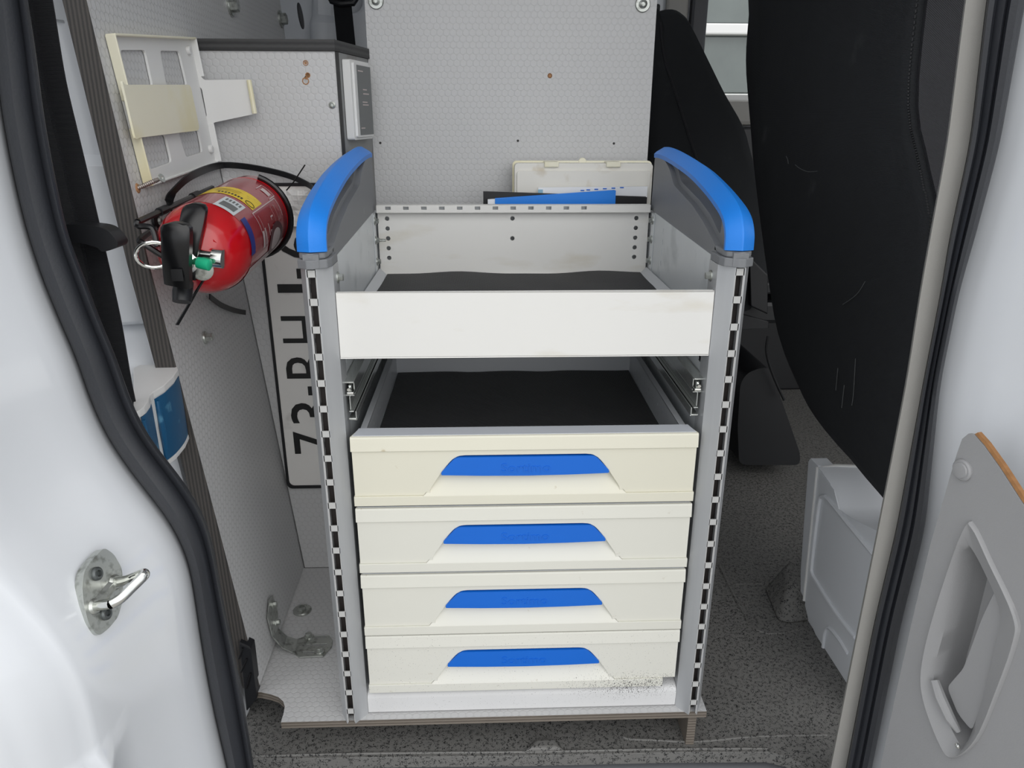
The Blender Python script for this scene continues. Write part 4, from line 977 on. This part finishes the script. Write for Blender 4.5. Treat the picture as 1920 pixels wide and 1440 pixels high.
MB().tube(smoothpath([onY(370, 445, .0), onY(378, 458, .0), onY(392, 460, .0), onY(404, 450, .0)], 5), .0045, 10).build('hose_loop', M_red, fx, smooth=True)
MB().tube([onY(377, 527, .012), onY(390, 537, .02)], .0045, 10).build('hose_loop', M_red, fx, smooth=True)
b = MB().lathe([(.0115, 0), (.0115, .003), (.009, .004)], onY(380, 506, -.012), (.3, -1, 0), 20); b.build('gauge', M_zinc, fx, smooth=True)

# wire cage holding it
wc = thing('extinguisher_cage', onP(330, 470, PO, PN), 'black wire cage and rubber strap holding the fire extinguisher', 'cage')
def on_panel_px(u, v, d): return onP(u, v, PO+PN*d, PN)
rail_a = on_panel_px(258, 416, .018); rail_b = on_panel_px(398, 352, .018)
MB().tube([rail_a, rail_b], .0036, 8).build('wire_rail', M_blackg, wc, smooth=True)
for k in (.28, .72):
    q = rail_a.lerp(rail_b, k); MB().tube([q-(rail_b-rail_a).normalized()*.012, q+(rail_b-rail_a).normalized()*.012], .005, 10).build('collar', M_black, wc, smooth=True)
lowA = XA-ax*.02-ca*.02-cb*(RR+.001)
MB().tube(smoothpath([rail_a, rail_a+Vector((.001, -.002, -.004)), on_panel_px(285, 428, .030), XA-ax*.030+ca*.012-cb*.036], 4), .0034, 8).build('front_wire', M_blackg, wc, smooth=True)
MB().tube(smoothpath([on_panel_px(290, 428, .006), on_panel_px(263, 449, .014), on_panel_px(268, 456, .018), onY(308, 482, .0)], 4), .0034, 8).build('front_wire', M_blackg, wc, smooth=True)
MB().lathe([(.010, 0), (.010, .003), (.004, .005)], on_panel_px(291, 416, .002), PN, 18).build('mount_eye', M_black, wc, smooth=True)
MB().lathe([(.0045, .005), (.004, .008), (.002, .0085)], on_panel_px(291, 416, .002), PN, 12).build('mount_screw', M_zinc, wc, smooth=True)
sp_ = smoothpath([on_panel_px(318, 392, .004), on_panel_px(318, 372, .012), on_panel_px(332, 352, .022), on_panel_px(362, 328, .026), onY(408, 311, .338), onY(450, 311, .350), onY(500, 319, .352), onY(545, 331, .350), onY(577, 346, .342), onY(590, 356, .33)], 6)
MB().strap(sp_, [Vector((.15, -.55, .8))]*len(sp_), .010, .002).build('rubber_strap', M_black, wc, smooth=True)
MB().tube([cyl(t, .30 if False else LL-.035, RR+.004) for t in [math.radians(x) for x in range(20, 200, 9)]], .0038, 8).build('wire_hoop', M_blackg, wc, smooth=True)
sp2 = smoothpath([onP(393, 556, PO+PN*.01, PN), onP(415, 572, PO+PN*.006, PN), onP(440, 582, PO+PN*.005, PN), onP(460, 586, PO+PN*.008, PN)], 5)
MB().strap(sp2, (0, .2, 1), .0075, .002).build('strap_tail', M_black, wc)
# cable ties
t1 = [onY(391, 512, .0), onY(372, 540, -.01), onY(350, 578, -.012), onY(332, 609, -.012)]
MB().strap(smoothpath(t1, 4), (.5, -.3, 1), .0042, .0012).build('cable_tie', M_blackg, label='black cable tie tail hanging below the extinguisher valve', cat='cable tie')
t2 = [onY(537, 357, .30), onY(550, 342, .3), onY(572, 309, .305)]
MB().tube(t2, .0011, 6).build('cable_tie', M_blackg, label='thin black cable tie sticking up at the extinguisher base', cat='cable tie')

# ================================================================== LEFT SIDE: BELT, HOOK, BLUE BOX, STRIKER
bt = thing('seat_belt', onY(270, 820, -.07), 'black webbing seat belt running down beside the left door seal', 'seat belt')
tabR = [(-720, -60), (-120, 75), (0, 98), (150, 121), (300, 158), (470, 197), (600, 227), (750, 251), (830, 274), (900, 292)]
rows = []
for v in range(-720, 901, 30):
    (r_,) = lerp_tab(tabR, v); rows.append([onY(r_-80, v, -.085), onY(r_-44, v, -.083), onY(r_-38, v, -.076), onY(r_, v, -.075)])
MB().slab(sm(rows, 3), (0, .0018, 0)).build('webbing', M_belt, bt, smooth=True, ang=40)
hk = [onY(u, v, -.10) for u, v in ((120, 420), (150, 419), (192, 424), (206, 429), (218, 441), (227, 455), (224, 463), (210, 468), (196, 471), (188, 462), (150, 452), (120, 452))]
MB().plate(rounded([(p.x, p.z) for p in hk], .004, 3), [], (0, -.084, 0), (1, 0, 0), (0, 0, 1), .022).build('coat_hook', M_black, bevel=.004, seg=3, label='black plastic hook projecting across the seat belt', cat='hook')

ZT = onY(300, 710, .0).z
tp = [onZ(u, v, ZT) for u, v in ((250, 690), (262, 684), (300, 683), (331, 684), (334, 692), (326, 705), (308, 722), (287, 735), (281, 741), (278, 752), (270, 763), (262, 769), (250, 775))]
HB = ZT-onY(300, 846, .0).z
bx_ = thing('storage_box', Vector((tp[3].x, tp[3].y, ZT-HB)), 'white wall box with two bulging petrol blue pockets left of the partition', 'storage box')
poly = [(p.x, p.y) for p in tp]
MB().plate(poly, [], (0, 0, ZT-.008), (1, 0, 0), (0, 1, 0), .008).build('lid', M_whitepl, bx_, bevel=.001)
cx_ = sum(p[0] for p in poly)/len(poly); cy_ = sum(p[1] for p in poly)/len(poly)
pin = [(x*.93+cx_*.07, y*.93+cy_*.07) for x, y in poly]
MB().plate(pin, [], (0, 0, ZT-HB+.004), (1, 0, 0), (0, 1, 0), HB-.012).build('body', M_whitepl, bx_)
MB().plate(poly, [], (0, 0, ZT-HB), (1, 0, 0), (0, 1, 0), .006).build('bottom', M_whitepl, bx_, bevel=.001)
for seg_ in (tp[4:8], tp[8:12]):
    S = smoothpath([Vector((p.x, p.y, 0)) for p in seg_], 4)
    S = [Vector((q.x*.985+cx_*.015, q.y*.985+cy_*.015, 0)) for q in S]
    rows = [[Vector((q.x, q.y, ZT-.009-(HB-.016)*k/4))+Vector((.5, -.6, 0))*(.0015*math.sin(PI*k/4)) for q in S] for k in range(5)]
    MB().slab(rows, (-.004, .005, 0)).build('pocket', M_petrol, bx_, smooth=True, ang=50, label='petrol blue pocket')
    q = S[-2]; MB().tube([Vector((q.x+.001, q.y-.001, ZT-.012)), Vector((q.x+.003, q.y-.004, ZT-HB*.5)), Vector((q.x+.001, q.y-.001, ZT-HB+.01))], [.002, .0035, .002], 8).build('pocket_bead', M_petrol, bx_, smooth=True)
# ribbed dark lining at the foot of the pillar
dl_ = thing('cable_duct', onY(468, 1330, .03), 'black ribbed plastic duct at the foot of the partition edge', 'duct')
da = [onY(448, 1205, .04), onY(470, 1215, .04), onY(482, 1310, .04), onY(462, 1335, .04)]
MB().plate([(p.x, p.z) for p in da], [], (0, .06, 0), (1, 0, 0), (0, 0, 1), .02).build('duct_body', M_black, dl_, bevel=.002)
for a, c in (((455, 1215), (448, 1235)), ((463, 1235), (452, 1260)), ((470, 1262), (462, 1290))):
    MB().tube([onY(*a, .039), onY(*c, .039)], .0015, 6).build('duct_rib', M_blackg, dl_, smooth=True)

# striker on the jamb
bpy.context.view_layer.update()
def hit(ob, u, v):
    ok, p, nn, _ = ob.ray_cast(CAM-ob.location, ray(u, v).normalized()); 
    return (p+ob.location, nn) if ok else (onY(u, v, -.3), Vector((1, -.3, 0)))
P0, N0 = hit(pilL, 182, 1110)
if N0.dot(CAM-P0) < 0: N0 = -N0
N0 = (N0*.75+Vector((.9, -.45, 0)).normalized()*.25).normalized(); P0 = P0+N0*.003
sey = Vector((0, 0, 1)); sey = (sey-N0*sey.dot(N0)).normalized(); sex = sey.cross(N0).normalized()
stk = thing('door_striker', P0, 'zinc plated door striker plate with bent wire loop on the white jamb', 'striker')
def sp2(u, v, d=0):
    p = onP(u, v, P0+N0*d, N0)-P0; return (p.dot(sex), p.dot(sey))
op = [sp2(*q) for q in ((188, 1028), (206, 1040), (221, 1066), (224, 1095), (222, 1130), (214, 1158), (196, 1180), (180, 1192), (172, 1190), (158, 1170), (149, 1135), (146, 1100), (150, 1072), (166, 1050))]
MB().plate(rounded(op, .004, 3), [], P0-N0*.004, sex, sey, .0085).build('base_plate', M_zinc, stk, bevel=.0014, seg=3)
for u, v in ((180, 1076), (197, 1150)):
    q = sp2(u, v, .0045); p = P0+sex*q[0]+sey*q[1]+N0*.0045
    MB().lathe([(.0062, 0), (.006, .0022), (.0045, .0035), (.003, .0036), (.0026, .001), (.0005, .0008)], p, N0, 20).build('torx_bolt', M_galvdk, stk, smooth=True)
ra = sp2(215, 1092, .004); rb = sp2(177, 1137, .004)
A3 = P0+sex*ra[0]+sey*ra[1]+N0*.003; B3 = P0+sex*rb[0]+sey*rb[1]+N0*.003
tipu = P0+N0*.040
tq = onP(270, 1074, A3+Vector((0, 0, 0))+N0*.034, (B3-A3).cross(N0).normalized()) if False else None
C1 = A3+N0*.014; C2 = A3+N0*.034+Vector((0, 0, .004))
D1_ = B3+N0*.018; D2_ = B3+N0*.024
pth = [A3, C1, C1.lerp(C2, .7), C2, C2.lerp(D2_, .12)+N0*.003, C2.lerp(D2_, .5)+N0*.002, C2.lerp(D2_, .85)+N0*.001, D2_.lerp(D1_, .6), D1_, B3]
MB().tube(smoothpath(pth, 5), .0046, 12).build('wire_loop', M_chrome, stk, smooth=True)
for q in (A3, B3): MB().lathe([(.0075, 0), (.0072, .002), (.0055, .004)], q, N0, 16).build('weld_collar', M_zinc, stk, smooth=True)
MB().tube([A3-N0*.001, B3-N0*.001], .006, 10).build('embossed_rib', M_zinc, stk, smooth=True)

# ================================================================== SEATS
def prism_yz(poly, x0, th, lean):
    """(y,z) outline turned into a padded slab; lean shifts x with height"""
    return None
s1 = thing('bench_seat', (.62, .45, 0), 'black cloth bench seat back with stitched seam beside the right pillar', 'seat')
o1 = [(.21, 1.25), (.86, 1.25), (.856, 1.078), (.845, .986), (.80, .90), (.758, .829), (.69, .70), (.60, .55), (.526, .452), (.43, .395), (.34, .361), (.20, .345), (.055, .345), (.045, .5), (.066, .709), (.115, .80), (.168, .875), (.19, 1.0)]
def xs(z): return .50+.05*max(0, (.8-z))
o1 = [tuple(p.xy) for p in smoothpath([Vector((y, z, 0)) for y, z in o1], 3, True)]
n1 = len(o1); cy1 = sum(p[0] for p in o1)/n1; cz1 = sum(p[1] for p in o1)/n1
def ring(ins, dx): return [Vector((xs(z)+dx, y+(cy1-y)*ins, z+(cz1-z)*ins)) for y, z in o1]
b = MB(); b.grid([ring(.30, -.004), ring(.06, -.002), ring(.02, .004), ring(0, .016), ring(-.004, .05), ring(0, .13), ring(.06, .16)], True, True)
b.build('backrest', M_cloth, s1, smooth=True, ang=70)
sd_ = [p for p in o1 if p[0] < .225]
sd_ = sorted(sd_, key=lambda p: p[1])
rows = [[Vector((xs(z)+.012+q*.17, y-.006-.004*math.sin(q*PI)+.07*max(0, q-.75), z)) for q in (0, .06, .15, .3, .5, .7, .85, 1)] for y, z in sd_ if z > .36]
MB().slab(rows, (0, .006, 0)).build('side_bolster', M_cloth2, s1, smooth=True, ang=60, label='woven side cloth')
for i in range(0, len(sd_)*8-8):
    t_ = i/8; k = int(t_); f_ = t_-k
    if k+1 >= len(sd_): break
    y0_, z0_ = sd_[k]; y1_, z1_ = sd_[k+1]
    if z0_ < .5: continue
    a = Vector((xs(z0_)+.004, y0_+(y1_-y0_)*f_+.004, z0_+(z1_-z0_)*f_)); c = Vector((xs(z1_)+.004, y0_+(y1_-y0_)*min(1, f_+.07)+.004, z0_+(z1_-z0_)*min(1, f_+.07)))
    MB().tube([a, c], .0014, 5).build('stitch', M_black, s1)
for pts in (((1474, 293), (1477, 300), (1478, 307)), ((1491, 309), (1500, 316), (1515, 322), (1533, 321)), ((1622, 528), (1606, 552), (1580, 571)), ((1571, 690), (1567, 732)), ((1604, 672), (1600, 740), (1597, 760)), ((1583, 722), (1578, 765))):
    P = []
    for u, v in pts:
        q = onX(u, v, .5); q = onX(u, v, xs(q.z)-.003); P.append(q)
    MB().tube(smoothpath(P, 4), .0006, 5).build('scuff', M_scuff, s1)
# white painted seat box
pd = thing('seat_box', (.62, .2, 0), 'white painted metal seat box with pressed panels on the van floor', 'seat box')
face = [(.02, .001), (.10, .001), (.226, .001), (.262, .012), (.282, .03), (.310, .285), (.245, .277), (.22, .255), (.18, .262), (.10, .285), (.02, .30)]
MB().plate(face, [], (.53, 0, 0), (0, 1, 0), (0, 0, 1), .002).build('face_sheet', M_paintin, pd, bevel=.0006)
MB().plate([(.02, .0), (.285, .0), (.285, .25), (.02, .25)], [], (.533, 0, 0), (0, 1, 0), (0, 0, 1), .25).build('inner_box', M_paintin, pd)
f2 = [(.284, .03), (.305, .034), (.318, .075), (.352, .278), (.345, .288), (.312, .288)]
MB().plate(f2, [], (.5305, 0, 0), (0, 1, 0), (0, 0, 1), .03).build('corner_sheet', M_paintin, pd, bevel=.002)
MB().tube([Vector((.529, .283, .03)), Vector((.529, .311, .286)), Vector((.56, .312, .289)), Vector((.62, .305, .289))], .0025, 8).build('weld_seam', M_whitepl, pd, smooth=True)
tops = [(.310, .286), (.26, .279), (.228, .252), (.20, .249), (.10, .283), (.0, .31)]
rows = [[Vector((.5302+q*.22, y, z+.0015)) for q in (0, .02, .5, 1)] for y, z in tops]
MB().slab(rows, (0, 0, -.0015)).build('top_sheet', M_paintin, pd, smooth=True, ang=50)
def emb(pts, r=.004):
    P = [Vector((.5294, *onX(u, v, .53).yz)) for u, v in pts]
    MB().tube(smoothpath(P, 5), r, 8).build('pressed_rib', M_paintin, pd, smooth=True)
emb([(1640, 1040), (1590, 980), (1556, 938), (1545, 932), (1537, 945), (1524, 1050), (1524, 1075), (1535, 1095), (1570, 1150), (1605, 1195)])
emb([(1543, 1222), (1548, 1185), (1556, 1178), (1575, 1200), (1590, 1225)], .003)
p = Vector((.5295, *onX(1520, 1183, .53).yz)); MB().lathe([(.006, 0), (.006, .0006)], p, (-1, 0, 0), 12).build('box_hole_disc', M_black, pd)  # black disc painted in place of a shaded hole in the sheet

# second seat, farther across the cab
s2_ = thing('driver_seat', (.46, 1.1, 0), 'black cloth seat back with sloping shoulder below the far window', 'seat')
Y2 = .95
pts = [onY(u, v, Y2) for u, v in ((1229, 30), (1235, 20), (1262, 14), (1282, 24), (1296, 42), (1330, 110), (1362, 175), (1398, 240), (1415, 300))]
prf = [(p.x, p.z) for p in pts]+[(.66, .60), (.62, .40), (.40, .40), (.36, .60), (.335, .80)]
prf = [tuple(p.xy) for p in smoothpath([Vector((x, z, 0)) for x, z in prf], 3, True)]
cxx = sum(p[0] for p in prf)/len(prf); czz = sum(p[1] for p in prf)/len(prf)
b = MB(); b.grid([[Vector((x+(cxx-x)*i_, Y2+dy, z+(czz-z)*i_)) for x, z in prf] for i_, dy in ((.25, -.004), (.05, -.002), (.01, .01), (0, .03), (0, .42), (.05, .44))], True, True)
b.build('backrest', M_cloth, s2_, smooth=True, ang=70)
sm_ = smoothpath([onY(u, v, Y2-.004) for u, v in ((1238, 40), (1246, 110), (1268, 180), (1290, 250), (1310, 310))], 4)
MB().tube(sm_, .0035, 6).build('piping', M_cloth2, s2_, smooth=True)
MB().box((onY(1231, 10, Y2).x, Y2+.05, pts[1].z-.01), (onY(1248, 10, Y2).x, Y2+.09, pts[1].z+.02)).build('headrest_socket', M_black, s2_, bevel=.004)
# dark cab furniture between the seats
MB().box((.50, .97, .44), (.85, 1.35, .47)).build('seat_frame', M_black, s2_, bevel=.006)
MB().box((.50, .98, .36), (.9, 1.3, .42)).build('seat_rail', M_black, s2_, bevel=.012)
cn = thing('seat_pedestal', (.68, .95, 0), 'dark rounded plastic seat pedestal between the seats', 'pedestal')
pp = [onY(u, v, .82) for u, v in ((1388, 720), (1400, 700), (1425, 690), (1442, 690), (1455, 720), (1500, 850), (1500, 872), (1386, 872), (1383, 800))]
MB().plate(rounded([(p.x, max(p.z, .0005)) for p in pp], .02, 4), [], (0, 1.12, 0), (1, 0, 0), (0, 0, 1), .30).build('shell', M_black, cn, bevel=.03, seg=4)
MB().tube(smoothpath([onY(1440, 630, .79), onY(1437, 660, .79), onY(1448, 700, .79), onY(1470, 750, .79)], 5), .003, 8).build('cable', M_black, label='thin dark cable behind the bench seat back', cat='cable')
# slanted dark dash panels, attached to the driver seat
q4 = [onY(u, v, .93) for u, v in ((1405, 480), (1440, 515), (1440, 590), (1408, 575))]
MB().plate([(p.x, p.z) for p in q4], [], (0, .95, 0), (1, 0, 0), (0, 0, 1), .02).build('dash_panel', M_black, s2_, bevel=.003)
q4 = [onY(u, v, .96) for u, v in ((1390, 590), (1445, 605), (1445, 618), (1390, 620))]
MB().plate([(p.x, p.z) for p in q4], [], (0, .99, 0), (1, 0, 0), (0, 0, 1), .02).build('dash_panel', M_black, s2_, bevel=.003)
# belt hanging beyond the cupboard
YL = 1.30
b2 = thing('seat_belt', onY(655, 82, YL), 'wide black belt hanging on the far side above the cupboard', 'seat belt')
rows = [[onY(u0_, v, YL), onY(u1_, v, YL)] for v, u0_, u1_ in ((-400, 584, 618), (0, 624, 658), (80, 632, 666), (160, 640, 674))]
MB().slab(rows, (0, .003, 0)).build('webbing', M_belt, b2)
MB().tube([onY(617, -10, YL), onY(622, 2, YL-.005), onY(640, 7, YL-.008), onY(662, 6, YL-.005), onY(671, -8, YL)], .008, 8).build('belt_guide', M_black, b2, smooth=True)
